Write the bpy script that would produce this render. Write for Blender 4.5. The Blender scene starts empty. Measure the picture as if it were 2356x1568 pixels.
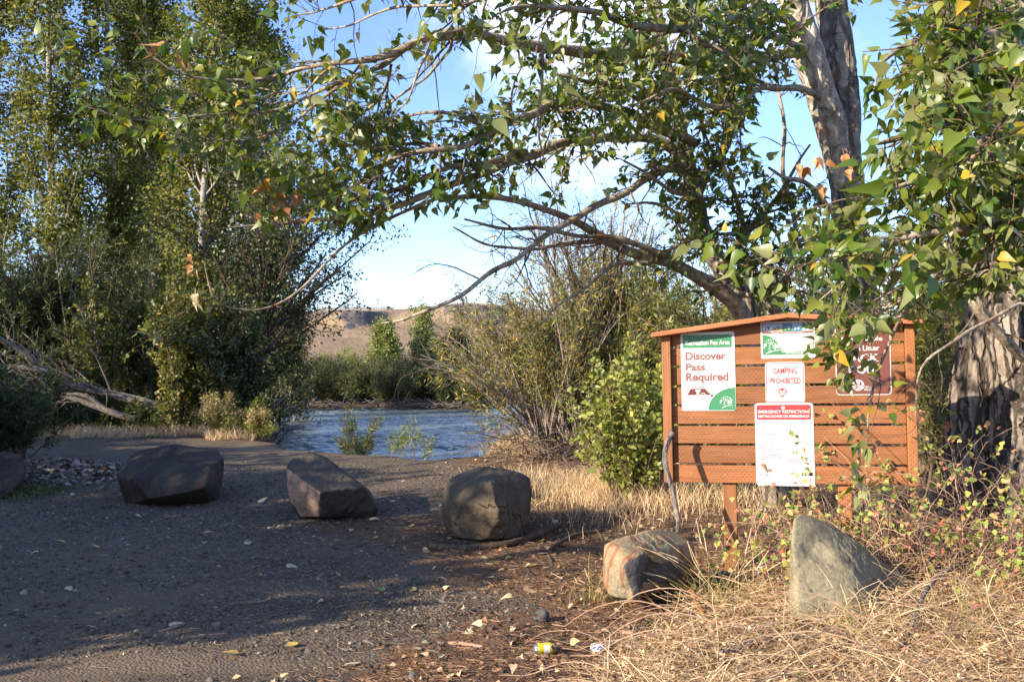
import bpy, bmesh, math
import numpy as np
from mathutils import Vector, Matrix
PI = math.pi
rng = np.random.default_rng(11)
sc = bpy.context.scene
COL = sc.collection

# ------------------------------------------------------------------ camera, sky, sun, exposure
CAMZ, PITCH, FPX, CU, CV = 1.6, math.radians(1.40), 2290.0, 1178.0, 784.0
cam = bpy.data.objects.new('camera', bpy.data.cameras.new('camera')); COL.objects.link(cam)
cam.location = (0, 0, CAMZ); cam.rotation_euler = (PI/2 + PITCH, 0, 0)
cam.data.lens = 35; cam.data.sensor_width = 36; cam.data.clip_end = 6000; cam.data.clip_start = 0.05
sc.camera = cam
EL, AZX, AZY = math.radians(23), -.82, -.572
SUN = Vector((AZX*math.cos(EL), AZY*math.cos(EL), math.sin(EL))).normalized()
sl = bpy.data.lights.new('sun', 'SUN'); sl.energy = 5.0; sl.angle = math.radians(.55); sl.color = (1, .87, .68)
so = bpy.data.objects.new('sun', sl); COL.objects.link(so); so.location = (-20, -15, 20)
so.rotation_euler = SUN.to_track_quat('Z', 'Y').to_euler()
w = bpy.data.worlds.new('World'); sc.world = w; w.use_nodes = True
nt = w.node_tree; N = nt.nodes; L = nt.links; N.clear()
sky = N.new('ShaderNodeTexSky'); sky.sky_type = 'NISHITA'; sky.sun_disc = False
sky.sun_elevation = EL; sky.sun_rotation = math.atan2(AZX, AZY) % (2*PI); sky.altitude = 500; sky.dust_density = .6; sky.ozone_density = 1.6
tc = N.new('ShaderNodeTexCoord'); sep = N.new('ShaderNodeSeparateXYZ'); L.new(tc.outputs['Generated'], sep.inputs[0])
zz = N.new('ShaderNodeMath'); zz.operation = 'ADD'; zz.inputs[1].default_value = .12; L.new(sep.outputs['Z'], zz.inputs[0])
zm = N.new('ShaderNodeMath'); zm.operation = 'MAXIMUM'; zm.inputs[1].default_value = .04; L.new(zz.outputs[0], zm.inputs[0])
dv = []
for ax in 'XY':
    d = N.new('ShaderNodeMath'); d.operation = 'DIVIDE'; L.new(sep.outputs[ax], d.inputs[0]); L.new(zm.outputs[0], d.inputs[1]); dv.append(d)
cb = N.new('ShaderNodeCombineXYZ'); L.new(dv[0].outputs[0], cb.inputs[0]); L.new(dv[1].outputs[0], cb.inputs[1])
mp = N.new('ShaderNodeMapping'); mp.inputs['Scale'].default_value = (1.5, .75, 1); mp.inputs['Rotation'].default_value = (0, 0, .5); mp.inputs['Location'].default_value = (2.3, .35, 0)
L.new(cb.outputs[0], mp.inputs[0])
cn = N.new('ShaderNodeTexNoise'); cn.inputs['Scale'].default_value = .9; cn.inputs['Detail'].default_value = 8; cn.inputs['Roughness'].default_value = .58; cn.inputs['Distortion'].default_value = .5
L.new(mp.outputs[0], cn.inputs[0])
# cloud bank stands in the middle of the view, thins out to the sides
bank = N.new('ShaderNodeVectorMath'); bank.operation = 'DISTANCE'; bank.inputs[1].default_value = (.03, .90, .44)
L.new(tc.outputs['Generated'], bank.inputs[0])
bm_ = N.new('ShaderNodeMapRange'); bm_.inputs['From Min'].default_value = .10; bm_.inputs['From Max'].default_value = .42; bm_.inputs['To Min'].default_value = .25; bm_.inputs['To Max'].default_value = -.20
L.new(bank.outputs['Value'], bm_.inputs['Value'])
ad = N.new('ShaderNodeMath'); ad.operation = 'ADD'; L.new(cn.outputs['Fac'], ad.inputs[0]); L.new(bm_.outputs[0], ad.inputs[1])
cr = N.new('ShaderNodeMapRange'); cr.interpolation_type = 'SMOOTHSTEP'; cr.inputs['From Min'].default_value = .46; cr.inputs['From Max'].default_value = .78; cr.inputs['To Max'].default_value = .85
L.new(ad.outputs[0], cr.inputs['Value'])
tint = N.new('ShaderNodeMix'); tint.data_type = 'RGBA'; tint.blend_type = 'MULTIPLY'; tint.inputs['Factor'].default_value = 1; tint.inputs['B'].default_value = (.80, .87, 1.14, 1)
L.new(sky.outputs[0], tint.inputs['A'])
mx = N.new('ShaderNodeMix'); mx.data_type = 'RGBA'; mx.inputs['B'].default_value = (5.2, 5.6, 6.2, 1)
L.new(tint.outputs['Result'], mx.inputs['A']); L.new(cr.outputs[0], mx.inputs['Factor'])
bg = N.new('ShaderNodeBackground'); bg.inputs['Strength'].default_value = .15; L.new(mx.outputs['Result'], bg.inputs[0])
wo = N.new('ShaderNodeOutputWorld'); L.new(bg.outputs[0], wo.inputs[0])
sc.view_settings.view_transform = 'Standard'; sc.view_settings.look = 'None'; sc.view_settings.gamma = 1; sc.view_settings.exposure = 1.05
sc.cycles.max_bounces = 6; sc.cycles.transparent_max_bounces = 4; sc.cycles.caustics_reflective = False; sc.cycles.caustics_refractive = False
sc.cycles.sample_clamp_indirect = 4

# ------------------------------------------------------------------ measuring helpers
cp, sp = math.cos(PITCH), math.sin(PITCH)
def at(u, v, Y):
    """world point seen at photo coordinate (u, v) at distance Y in front of the camera"""
    a, b = (u-CU)/FPX, -(v-CV)/FPX
    d = (a, cp - b*sp, sp + b*cp)
    k = Y/d[1]
    return np.array([d[0]*k, Y, CAMZ + d[2]*k])
def px(P):
    P = np.asarray(P, float); x, y, z = P[..., 0], P[..., 1], P[..., 2]-CAMZ
    f = y*cp + z*sp; up = -y*sp + z*cp
    f = np.maximum(f, .01)
    return CU + FPX*x/f, CV - FPX*up/f

def hash3(ix, iy, iz, s):
    h = (ix*374761393 + iy*668265263 + iz*2147483647 + s*1274126177) & 0xffffffff
    h = ((h ^ (h >> 13))*1274126177) & 0xffffffff
    h = h ^ (h >> 16)
    return (h & 0xffff)/65535.0
def vnoise(p, s=0):
    p = np.asarray(p, float); i = np.floor(p).astype(np.int64); f = p - i; f = f*f*(3-2*f)
    r = 0
    for a in (0, 1):
        for b in (0, 1):
            for c in (0, 1):
                wgt = (f[..., 0] if a else 1-f[..., 0])*(f[..., 1] if b else 1-f[..., 1])*(f[..., 2] if c else 1-f[..., 2])
                r = r + wgt*hash3(i[..., 0]+a, i[..., 1]+b, i[..., 2]+c, s)
    return r*2-1
def fbm(p, o=4, s=0, rough=.5):
    r = 0; a = 1; p = np.asarray(p, float)
    for k in range(o):
        r = r + a*vnoise(p*(2.03**k) + 13.7*k, s+k); a *= rough
    return r
def P3(x, y, z=0): return np.stack(np.broadcast_arrays(np.asarray(x, float), np.asarray(y, float), np.asarray(z, float)), -1)
def sstep(a, b, x): t = np.clip((x-a)/(b-a), 0, 1); return t*t*(3-2*t)
def nrm(v): return v/np.maximum(np.linalg.norm(v, axis=-1, keepdims=True), 1e-9)
def U(a, b, n=None): return rng.uniform(a, b, n)

RIVER = np.array([(-5.3, 21.6), (-4.3, 19.6), (-3.2, 18.4), (-2.2, 17.7), (-1.3, 17.3), (-.75, 18.0), (-.35, 20), (.3, 23), (2.5, 25.5), (8, 27.5), (20, 29),
    (60, 34), (300, 60), (300, 140), (40, 96), (6, 82), (1.5, 70), (-.8, 62), (-1.9, 57.4), (-5, 57), (-9, 57.2), (-12.6, 57.6), (-13.5, 52), (-11, 42), (-8.5, 33), (-6.3, 26)])
def sdist(x, y):
    """signed distance to the river outline, negative in the water"""
    x = np.asarray(x, float); y = np.asarray(y, float); d = np.full(x.shape, 1e9); ins = np.zeros(x.shape, bool)
    n = len(RIVER)
    for i in range(n):
        a, b = RIVER[i], RIVER[(i+1) % n]; e = b-a
        wx, wy = x-a[0], y-a[1]
        t = np.clip((wx*e[0]+wy*e[1])/(e@e), 0, 1)
        d = np.minimum(d, (wx-e[0]*t)**2 + (wy-e[1]*t)**2)
        c = (a[1] > y) != (b[1] > y)
        if abs(e[1]) > 1e-9: ins ^= c & (x < e[0]*(y-a[1])/e[1] + a[0])
    d = np.sqrt(d); return np.where(ins, -d, d)
WATER = -.95
def gz(x, y):
    x = np.asarray(x, float); y = np.asarray(y, float)
    d = sdist(x, y) + .35*vnoise(P3(x*1.3, y*1.3), 5)
    z = -1.9 + 1.9*sstep(-1.3, .35, d)
    land = sstep(0, .5, d)
    z = z + land*(.05*fbm(P3(x*.35, y*.35), 3, 3) + .012*fbm(P3(x*3, y*3), 3, 9))
    z = z - land*(.022*np.exp(-((y-(5.75+.10*x+.25*np.sin(x*.9)))/.16)**2)+.022*np.exp(-((y-(7.35+.16*x+.2*np.sin(x*.8+1)))/.18)**2))*sstep(.8, -.6, x)
    z = z + land*.08*sstep(1.0, 2.4, x)*sstep(14, 9, y)*sstep(4.8, 6.4, y)
    z = z + land*.18*np.exp(-((x+6.5)**2/1.2+(y-14.2)**2/.8))       # heap of bark at the left
    z = z - .35*sstep(35, 58, y)
    return z
def ground_pt(u, v):
    Y = CAMZ*FPX/(v-840.0)
    for _ in range(12):
        p = at(u, v, Y); dz = p[2]-gz(p[0], p[1]); Y = max(1, Y*(1 + .8*dz/CAMZ))
    p = at(u, v, Y); p[2] = gz(p[0], p[1]); return p

# ------------------------------------------------------------------ mesh helpers
def link(name, data, parent=None, mats=()):
    o = bpy.data.objects.new(name, data); COL.objects.link(o)
    if parent is not None: o.parent = parent
    for m in mats: data.materials.append(m)
    return o
def tag(o, label=None, cat=None, group=None, kind=None):
    if label: o['label'] = label
    if cat: o['category'] = cat
    if group: o['group'] = group
    if kind: o['kind'] = kind
    return o
def empty(name, loc, label, cat, group=None, rot=(0, 0, 0)):
    o = bpy.data.objects.new(name, None); COL.objects.link(o); o.location = tuple(float(c) for c in loc); o.rotation_euler = rot
    o.empty_display_size = .2
    return tag(o, label, cat, group)
def npmesh(name, V, Fs, mi=None, smooth=True):
    """V (n,3); Fs a list of index arrays (k, 3 or 4); mi a list of material indices per array"""
    me = bpy.data.meshes.new(name); V = np.ascontiguousarray(V, dtype=np.float32)
    Fs = [np.asarray(F, np.int32) for F in Fs]
    me.vertices.add(len(V)); me.vertices.foreach_set('co', V.ravel())
    tot = sum(F.size for F in Fs); npoly = sum(len(F) for F in Fs)
    me.loops.add(tot); me.loops.foreach_set('vertex_index', np.concatenate([F.ravel() for F in Fs]))
    me.polygons.add(npoly)
    sizes = np.concatenate([np.full(len(F), F.shape[1], np.int32) for F in Fs])
    st = np.concatenate([[0], np.cumsum(sizes)[:-1]]).astype(np.int32)
    me.polygons.foreach_set('loop_start', st)
    if mi is not None: me.polygons.foreach_set('material_index', np.concatenate([np.full(len(F), m, np.int32) for F, m in zip(Fs, mi)]))
    me.polygons.foreach_set('use_smooth', np.full(npoly, smooth, bool))
    me.update(calc_edges=True); return me
class MB:
    def __init__(s): s.V = []; s.F = []; s.M = []; s.n = 0
    def add(s, V, F, m=0):
        V = np.asarray(V, float).reshape(-1, 3)
        for f in (F if isinstance(F, list) else [F]):
            s.F.append(np.asarray(f, np.int64)+s.n); s.M.append(m)
        s.V.append(V); s.n += len(V); return s
    def box(s, lo, hi, m=0, bev=0):
        x0, y0, z0 = lo; x1, y1, z1 = hi
        V = [(x0,y0,z0),(x1,y0,z0),(x1,y1,z0),(x0,y1,z0),(x0,y0,z1),(x1,y0,z1),(x1,y1,z1),(x0,y1,z1)]
        return s.add(V, np.array([(0,3,2,1),(4,5,6,7),(0,1,5,4),(1,2,6,5),(2,3,7,6),(3,0,4,7)]), m)
    def build(s, name, mats, parent=None, off=(0, 0, 0), smooth=True):
        me = npmesh(name, np.concatenate(s.V)-np.asarray(off, float), s.F, s.M, smooth)
        return link(name, me, parent, mats)

def tubes(P, R, k=5, cap=False):
    """P (n,m,3), R (n,m) -> V, F: n tubes of k sides"""
    P = np.asarray(P, float); R = np.asarray(R, float); n, m, _ = P.shape
    T = nrm(np.gradient(P, axis=1)); mt = nrm(P[:, -1]-P[:, 0] + 1e-6)
    A = np.where(np.abs(mt[:, 2:3]) < .8, np.array([[0, 0, 1.]]), np.array([[1., 0, 0]]))[:, None, :]
    S = nrm(np.cross(T, A)); Wv = np.cross(S, T)
    ang = np.arange(k)*2*PI/k
    V = P[:, :, None, :] + R[:, :, None, None]*(np.cos(ang)[None, None, :, None]*S[:, :, None, :] + np.sin(ang)[None, None, :, None]*Wv[:, :, None, :])
    i = np.arange(n)[:, None, None]*m*k; j = np.arange(m-1)[None, :, None]*k; a = np.arange(k)[None, None, :]; b = (a+1) % k
    F = np.stack([i+j+a, i+j+b, i+j+k+b, i+j+k+a], -1).reshape(-1, 4)
    V = V.reshape(-1, 3)
    if cap:
        c0 = len(V); V = np.concatenate([V, P[:, 0], P[:, -1]])
        a1 = np.arange(k); ii = np.arange(n)[:, None]*m*k
        F0 = np.stack([np.broadcast_to(c0+np.arange(n)[:, None], (n, k)), ii+(a1+1) % k, ii+a1], -1).reshape(-1, 3)
        e = ii+(m-1)*k
        F1 = np.stack([np.broadcast_to(c0+n+np.arange(n)[:, None], (n, k)), e+a1, e+(a1+1) % k], -1).reshape(-1, 3)
        return V, [F, F0, F1]
    return V, [F]
def ribbons(P, Wd, Nrm=None):
    """thin blades: P (n,m,3), Wd (n,m)"""
    n, m, _ = P.shape; T = nrm(np.gradient(P, axis=1))
    A = nrm(rng.normal(size=(n, 1, 3))); S = nrm(np.cross(T, A))
    V = np.stack([P - S*Wd[..., None], P + S*Wd[..., None]], 2).reshape(-1, 3)
    i = np.arange(n)[:, None]*m*2; j = np.arange(m-1)[None, :]*2
    F = np.stack([i+j, i+j+1, i+j+3, i+j+2], -1).reshape(-1, 4)
    return V, [F]
def resample(pts, m=24, wig=0, seed=0):
    """Catmull-Rom through pts (k,c) -> (m,c)"""
    p = np.asarray(pts, float); k = len(p)
    q = np.concatenate([[2*p[0]-p[1]], p, [2*p[-1]-p[-2]]]); seg = np.linalg.norm(np.diff(p[:, :3], axis=0), axis=1); s = np.concatenate([[0], np.cumsum(seg)])
    t = np.linspace(0, s[-1], m); i = np.clip(np.searchsorted(s, t, 'right')-1, 0, k-2); f = ((t-s[i])/np.maximum(seg[i], 1e-9))[:, None]
    a, b, c, d = q[i], q[i+1], q[i+2], q[i+3]
    r = .5*((2*b)+(-a+c)*f+(2*a-5*b+4*c-d)*f*f+(-a+3*b-3*c+d)*f**3)
    if wig: r[:, :3] += wig*np.stack([vnoise(P3(t*2.3+seed*7.1, i0*9.1, seed)) for i0 in range(3)], -1)
    return r
def grow(P, R, n, L, ang, m=7, t0=.15, t1=1., up=0., curl=.12, rr=.55, rmin=.0015, tp=1., keep=None, angj=.25, weight=None, drift=None):
    """n children on the parent polylines. L(t, idx) or number: length; ang: divergence from the parent; up: bend to the sky per step"""
    N_, M, _ = P.shape
    seg = np.linalg.norm(np.diff(P, axis=1), axis=2).sum(1); wt = seg if weight is None else seg*weight
    idx = rng.choice(N_, n, p=wt/wt.sum()); t = t0+(t1-t0)*U(0, 1, n)**tp
    s = t*(M-1); i = np.minimum(s.astype(int), M-2); f = (s-i)[:, None]
    base = P[idx, i]*(1-f)+P[idx, i+1]*f; r0 = (R[idx, i]*(1-f[:, 0])+R[idx, i+1]*f[:, 0])
    T = nrm(P[idx, i+1]-P[idx, i]); q = nrm(np.cross(T, rng.normal(size=(n, 3)))); a = ang+rng.normal(size=n)*angj
    d = T*np.cos(a)[:, None]+q*np.sin(a)[:, None]
    Lc = L(t, idx) if callable(L) else np.full(n, float(L)); Lc = Lc*U(.65, 1.25, n); st = Lc/(m-1)
    C = np.zeros((n, m, 3)); C[:, 0] = base
    for k in range(1, m):
        d = nrm(d + curl*rng.normal(size=(n, 3)) + np.array([0, 0, up]) + (0 if drift is None else np.asarray(drift)))
        C[:, k] = C[:, k-1] + d*st[:, None]
    rb = np.clip(r0*rr, rmin, .014*Lc+rmin); Rc = rb[:, None]*np.linspace(1, .3, m)[None, :]
    if keep is not None:
        kk = keep(C); C, Rc, idx = C[kk], Rc[kk], idx[kk]
    return C, Rc, idx

# leaf templates: x across, y along, z normal
HEART = (np.array([(0,0,0),(.22,-.05,.02),(.37,.14,.05),(.35,.36,.05),(.17,.70,.02),(0,1.08,-.05),(-.17,.70,.02),(-.35,.36,.05),(-.37,.14,.05),(-.22,-.05,.02),(0,.35,0),(0,.72,0),
                  (-.012,0,0),(.012,0,0),(.012,-.5,.06),(-.012,-.5,.06)])-np.array([0,-.5,.06]),
         [np.array([(0,1,2,10),(0,10,8,9),(12,15,14,13)]), np.array([(10,2,3),(10,3,4),(10,4,11),(11,4,5),(11,5,6),(11,6,10),(10,6,7),(10,7,8)])])
DIA = (np.array([(0,0,0),(.36,.45,.06),(0,1,0),(-.36,.45,.06)]), [np.array([(0,1,2,3)])])
OVAL = (np.array([(0,0,0),(.3,.28,.05),(.26,.66,.04),(0,1,-.04),(-.26,.66,.04),(-.3,.28,.05),(0,.5,0)]), [np.array([(0,1,2,6),(6,2,3,4),(0,6,4,5)])])
SLIM = (np.array([(0,0,0),(.09,.4,.03),(0,1,-.05),(-.09,.4,.03)]), [np.array([(0,1,2,3)])])
LOBED = (np.array([(0,0,0),(.34,-.02,.05),(.5,.26,.02),(.3,.42,.05),(.27,.74,.03),(0,.92,-.03),(-.27,.74,.03),(-.3,.42,.05),(-.5,.26,.02),(-.34,-.02,.05),(0,.4,0)]),
         [np.array([(0,1,2,3),(10,3,4,5),(10,5,6,7),(0,7,8,9)]), np.array([(0,3,10),(0,10,7)])])
def leafmesh(pos, D, Nn, size, tpl, curlv=0):
    V0, F0 = tpl; n = len(pos); D = nrm(D); X = nrm(np.cross(D, Nn)); Z = np.cross(X, D)
    wx = U(.8, 1.15, n)
    Vt = np.broadcast_to(V0, (n,)+V0.shape).copy()
    if curlv: Vt[:, :, 2] += curlv*rng.normal(size=(n, 1))*(Vt[:, :, 0]**2*2) - np.abs(rng.normal(size=(n, 1)))*curlv*Vt[:, :, 1]**2*.6
    V = pos[:, None, :] + size[:, None, None]*(Vt[:, :, 0:1]*wx[:, None, None]*X[:, None] + Vt[:, :, 1:2]*D[:, None] + Vt[:, :, 2:3]*Z[:, None])
    off = (np.arange(n)*len(V0))[:, None, None]
    return V.reshape(-1, 3), [(F[None]+off).reshape(-1, F.shape[1]) for F in F0]
def along(P, per, t0=.2, t1=1., tp=.8):
    """per points on each polyline -> pos, tangent, idx"""
    n, M, _ = P.shape; idx = np.repeat(np.arange(n), per); t = t0+(t1-t0)*U(0, 1, len(idx))**tp
    s = t*(M-1); i = np.minimum(s.astype(int), M-2); f = (s-i)[:, None]
    return P[idx, i]*(1-f)+P[idx, i+1]*f, nrm(P[idx, i+1]-P[idx, i]), idx
def fill(P, per, size, tpl, spread=.0, out=.9, droop=.15, sj=.25, t0=.2, upn=.8, tp=.8, curlv=0):
    pos, T, idx = along(P, per, t0, 1., tp); n = len(pos)
    q = nrm(np.cross(T, rng.normal(size=(n, 3)))); D = nrm(T*U(.2, .9, n)[:, None] + out*q + np.array([0, 0, -droop]))
    if spread: pos = pos + rng.normal(size=(n, 3))*spread
    Nn = rng.normal(size=(n, 3))*.7 + np.array([0, 0, upn])
    return leafmesh(pos, D, Nn, size*(1+sj*rng.normal(size=n)).clip(.4, 1.8), tpl, curlv)

# ------------------------------------------------------------------ materials
def lin(c):
    c = np.array(c, float)/255; return tuple(np.where(c <= .04045, c/12.92, ((c+.055)/1.055)**2.4)) + (1.,)
class MT:
    def __init__(s, name):
        s.m = bpy.data.materials.new(name); s.m.use_nodes = True; s.t = s.m.node_tree; s.t.nodes.clear()
        s.out = s.n('OutputMaterial'); s.co = s.n('TexCoord').outputs['Object']
    def n(s, t, **k):
        x = s.t.nodes.new('ShaderNode'+t)
        for a, b in k.items(): setattr(x, a, b)
        return x
    def l(s, a, b): s.t.links.new(a, b)
    def set(s, x, **k):
        for a, b in k.items():
            a = a.replace('_', ' ')
            if hasattr(b, 'is_output') : s.l(b, x.inputs[a])
            else: x.inputs[a].default_value = b
        return x
    def map(s, scale, co=None, rot=(0, 0, 0)):
        m_ = s.n('Mapping'); m_.inputs['Scale'].default_value = scale; m_.inputs['Rotation'].default_value = rot; s.l(co or s.co, m_.inputs[0]); return m_.outputs[0]
    def noise(s, scale, detail=4, rough=.55, dist=0, co=None):
        x = s.set(s.n('TexNoise'), Scale=scale, Detail=detail, Roughness=rough, Distortion=dist); s.l(co or s.co, x.inputs['Vector']); return x.outputs['Fac']
    def voro(s, scale, feature='F1', co=None, out='Distance', rnd=1):
        x = s.n('TexVoronoi', feature=feature); s.set(x, Scale=scale, Randomness=rnd); s.l(co or s.co, x.inputs['Vector']); return x.outputs[out]
    def ramp(s, fac, stops, interp='LINEAR'):
        r = s.n('ValToRGB'); e = r.color_ramp; e.interpolation = interp
        while len(e.elements) < len(stops): e.elements.new(.5)
        for el, (p, c) in zip(e.elements, stops):
            el.position = p; el.color = tuple(c)[:3]+(1,) if hasattr(c, '__len__') else (c, c, c, 1)
        s.l(fac, r.inputs[0]); return r.outputs[0]
    def mix(s, f, a, b, mode='MIX'):
        x = s.n('Mix', data_type='RGBA', blend_type=mode)
        for k, v in (('Factor', f), ('A', a), ('B', b)):
            if hasattr(v, 'is_output'): s.l(v, x.inputs[k])
            else: x.inputs[k].default_value = v if k == 'Factor' or len(v) == 4 else tuple(v)+(1,)
        return x.outputs['Result']
    def math(s, op, a, b=0):
        x = s.n('Math', operation=op)
        for k, v in ((0, a), (1, b)):
            if hasattr(v, 'is_output'): s.l(v, x.inputs[k])
            else: x.inputs[k].default_value = v
        return x.outputs[0]
    def bump(s, h, strength=.5, dist=.02, nrm=None):
        b = s.n('Bump'); b.inputs['Strength'].default_value = strength; b.inputs['Distance'].default_value = dist; s.l(h, b.inputs['Height'])
        if nrm: s.l(nrm, b.inputs['Normal'])
        return b.outputs[0]
    def done(s, color, rough=.7, bump=None, metal=0, spec=.5, trans=0, tcol=None):
        p = s.n('BsdfPrincipled')
        for k, v in (('Base Color', color), ('Roughness', rough), ('Metallic', metal), ('Specular IOR Level', spec)):
            if hasattr(v, 'is_output'): s.l(v, p.inputs[k])
            else: p.inputs[k].default_value = v
        if bump is not None: s.l(bump, p.inputs['Normal'])
        sh = p.outputs[0]
        if trans:
            t = s.n('BsdfTranslucent'); c = tcol if tcol is not None else color
            if hasattr(c, 'is_output'): s.l(c, t.inputs[0])
            else: t.inputs[0].default_value = c
            x = s.n('MixShader'); x.inputs[0].default_value = trans; s.l(sh, x.inputs[1]); s.l(t.outputs[0], x.inputs[2]); sh = x.outputs[0]
        s.l(sh, s.out.inputs[0]); return s.m
def rnd_island(t): return t.n('NewGeometry').outputs['Random Per Island']
def leafmat(name, stops, rough=.42, trans=.3, back=None, spec=.5, tboost=(1.25, 1.35, .5), clump=.0):
    t = MT(name); c = t.ramp(rnd_island(t), stops)
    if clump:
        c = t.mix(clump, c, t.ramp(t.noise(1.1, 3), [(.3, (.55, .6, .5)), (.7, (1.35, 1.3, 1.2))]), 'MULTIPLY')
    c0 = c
    if back is not None:
        c = t.mix(t.n('NewGeometry').outputs['Backfacing'], c, back)
    tcl = t.mix(1, c0, tboost, 'MULTIPLY')
    return t.done(c, rough, trans=trans, tcol=tcl, spec=spec)
G = lambda *c: tuple(c)+(1,)
M = {}
M['leaf_near'] = leafmat('cottonwood_leaf', [(0, G(.04,.085,.011)), (.35, G(.085,.14,.016)), (.75, G(.155,.20,.024)), (.965, G(.26,.27,.045)), (.985, G(.50,.33,.03)), (1, G(.5,.30,.04))], .38, .34, back=G(.24,.26,.10), tboost=(1.5, 1.5, .4))
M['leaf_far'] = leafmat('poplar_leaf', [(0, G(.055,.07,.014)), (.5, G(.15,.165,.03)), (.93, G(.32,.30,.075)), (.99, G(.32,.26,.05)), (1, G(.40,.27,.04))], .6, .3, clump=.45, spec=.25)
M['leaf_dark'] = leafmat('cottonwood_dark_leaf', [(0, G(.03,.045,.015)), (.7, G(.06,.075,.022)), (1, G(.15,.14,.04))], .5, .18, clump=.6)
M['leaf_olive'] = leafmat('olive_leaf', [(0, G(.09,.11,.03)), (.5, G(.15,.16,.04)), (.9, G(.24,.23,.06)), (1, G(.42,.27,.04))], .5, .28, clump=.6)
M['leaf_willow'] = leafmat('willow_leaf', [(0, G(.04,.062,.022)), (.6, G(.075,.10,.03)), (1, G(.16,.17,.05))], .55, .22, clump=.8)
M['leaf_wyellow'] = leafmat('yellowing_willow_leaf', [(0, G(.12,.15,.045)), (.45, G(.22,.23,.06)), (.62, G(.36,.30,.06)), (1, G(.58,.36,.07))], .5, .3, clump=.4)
M['leaf_young'] = leafmat('young_cottonwood_leaf', [(0, G(.13,.18,.035)), (.6, G(.24,.28,.06)), (1, G(.36,.34,.09))], .42, .3)
M['leaf_youngy'] = leafmat('bright_young_cottonwood_leaf', [(0, G(.16,.20,.035)), (.6, G(.30,.32,.07)), (1, G(.44,.40,.11))], .42, .3)
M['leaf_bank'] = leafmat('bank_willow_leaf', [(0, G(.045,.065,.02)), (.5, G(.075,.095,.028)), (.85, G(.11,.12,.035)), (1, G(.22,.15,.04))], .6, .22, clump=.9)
M['leaf_light'] = leafmat('pale_green_leaf', [(0, G(.15,.19,.05)), (.6, G(.24,.27,.08)), (1, G(.34,.33,.12))], .55, .3)
M['leaf_currant'] = leafmat('currant_leaf', [(0, G(.17,.26,.05)), (.4, G(.30,.36,.07)), (.62, G(.45,.42,.11)), (.8, G(.60,.36,.16)), (.92, G(.55,.20,.15)), (1, G(.4,.12,.06))], .5, .3)
M['leaf_dead'] = leafmat('withered_leaf', [(0, G(.42,.17,.06)), (.6, G(.55,.27,.11)), (1, G(.62,.38,.18))], .7, .25, tboost=(1.2, .9, .6))
M['leaf_crisp'] = leafmat('crisp_brown_leaf', [(0, G(.12,.06,.03)), (.4, G(.28,.15,.075)), (.8, G(.48,.31,.17)), (1, G(.66,.50,.32))], .8, .1)
M['leaf_yellow'] = leafmat('yellow_leaf', [(0, G(.6,.38,.04)), (1, G(.66,.30,.06))], .5, .3, tboost=(1.1, 1, .5))
M['grass'] = leafmat('dry_straw', [(0, G(.22,.11,.05)), (.25, G(.46,.29,.14)), (.6, G(.74,.54,.29)), (1, G(.86,.70,.44))], .6, .18, tboost=(1.1, 1, .8))
M['grass_green'] = leafmat('greenish_straw', [(0, G(.20,.22,.06)), (.5, G(.40,.34,.12)), (1, G(.62,.44,.2))], .6, .2)
M['duff'] = leafmat('brown_duff', [(0, G(.09,.045,.022)), (.4, G(.20,.10,.05)), (.75, G(.36,.20,.10)), (1, G(.55,.38,.22))], .8, 0.05)
M['vine'] = leafmat('dry_vine', [(0, G(.15,.08,.05)), (.5, G(.32,.19,.12)), (1, G(.48,.33,.22))], .8, 0.02)
M['litter_pale'] = leafmat('fallen_leaf_pale', [(0, G(.50,.42,.24)), (.5, G(.62,.52,.32)), (1, G(.55,.36,.16))], .6, .2)
M['litter_yellow'] = leafmat('fallen_leaf_yellow', [(0, G(.55,.38,.06)), (1, G(.62,.42,.10))], .5, .2)
M['barkchip'] = leafmat('grey_bark_chip', [(0, G(.10,.07,.055)), (.5, G(.24,.175,.125)), (1, G(.42,.33,.26))], .85, 0.02)
M['weed'] = leafmat('weed_leaf', [(0, G(.06,.08,.03)), (.8, G(.12,.13,.05)), (1, G(.35,.26,.05))], .6, .2)
M['goldenrod'] = leafmat('seeding_flower', [(0, G(.40,.26,.12)), (1, G(.62,.45,.25))], .8, .15)

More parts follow.
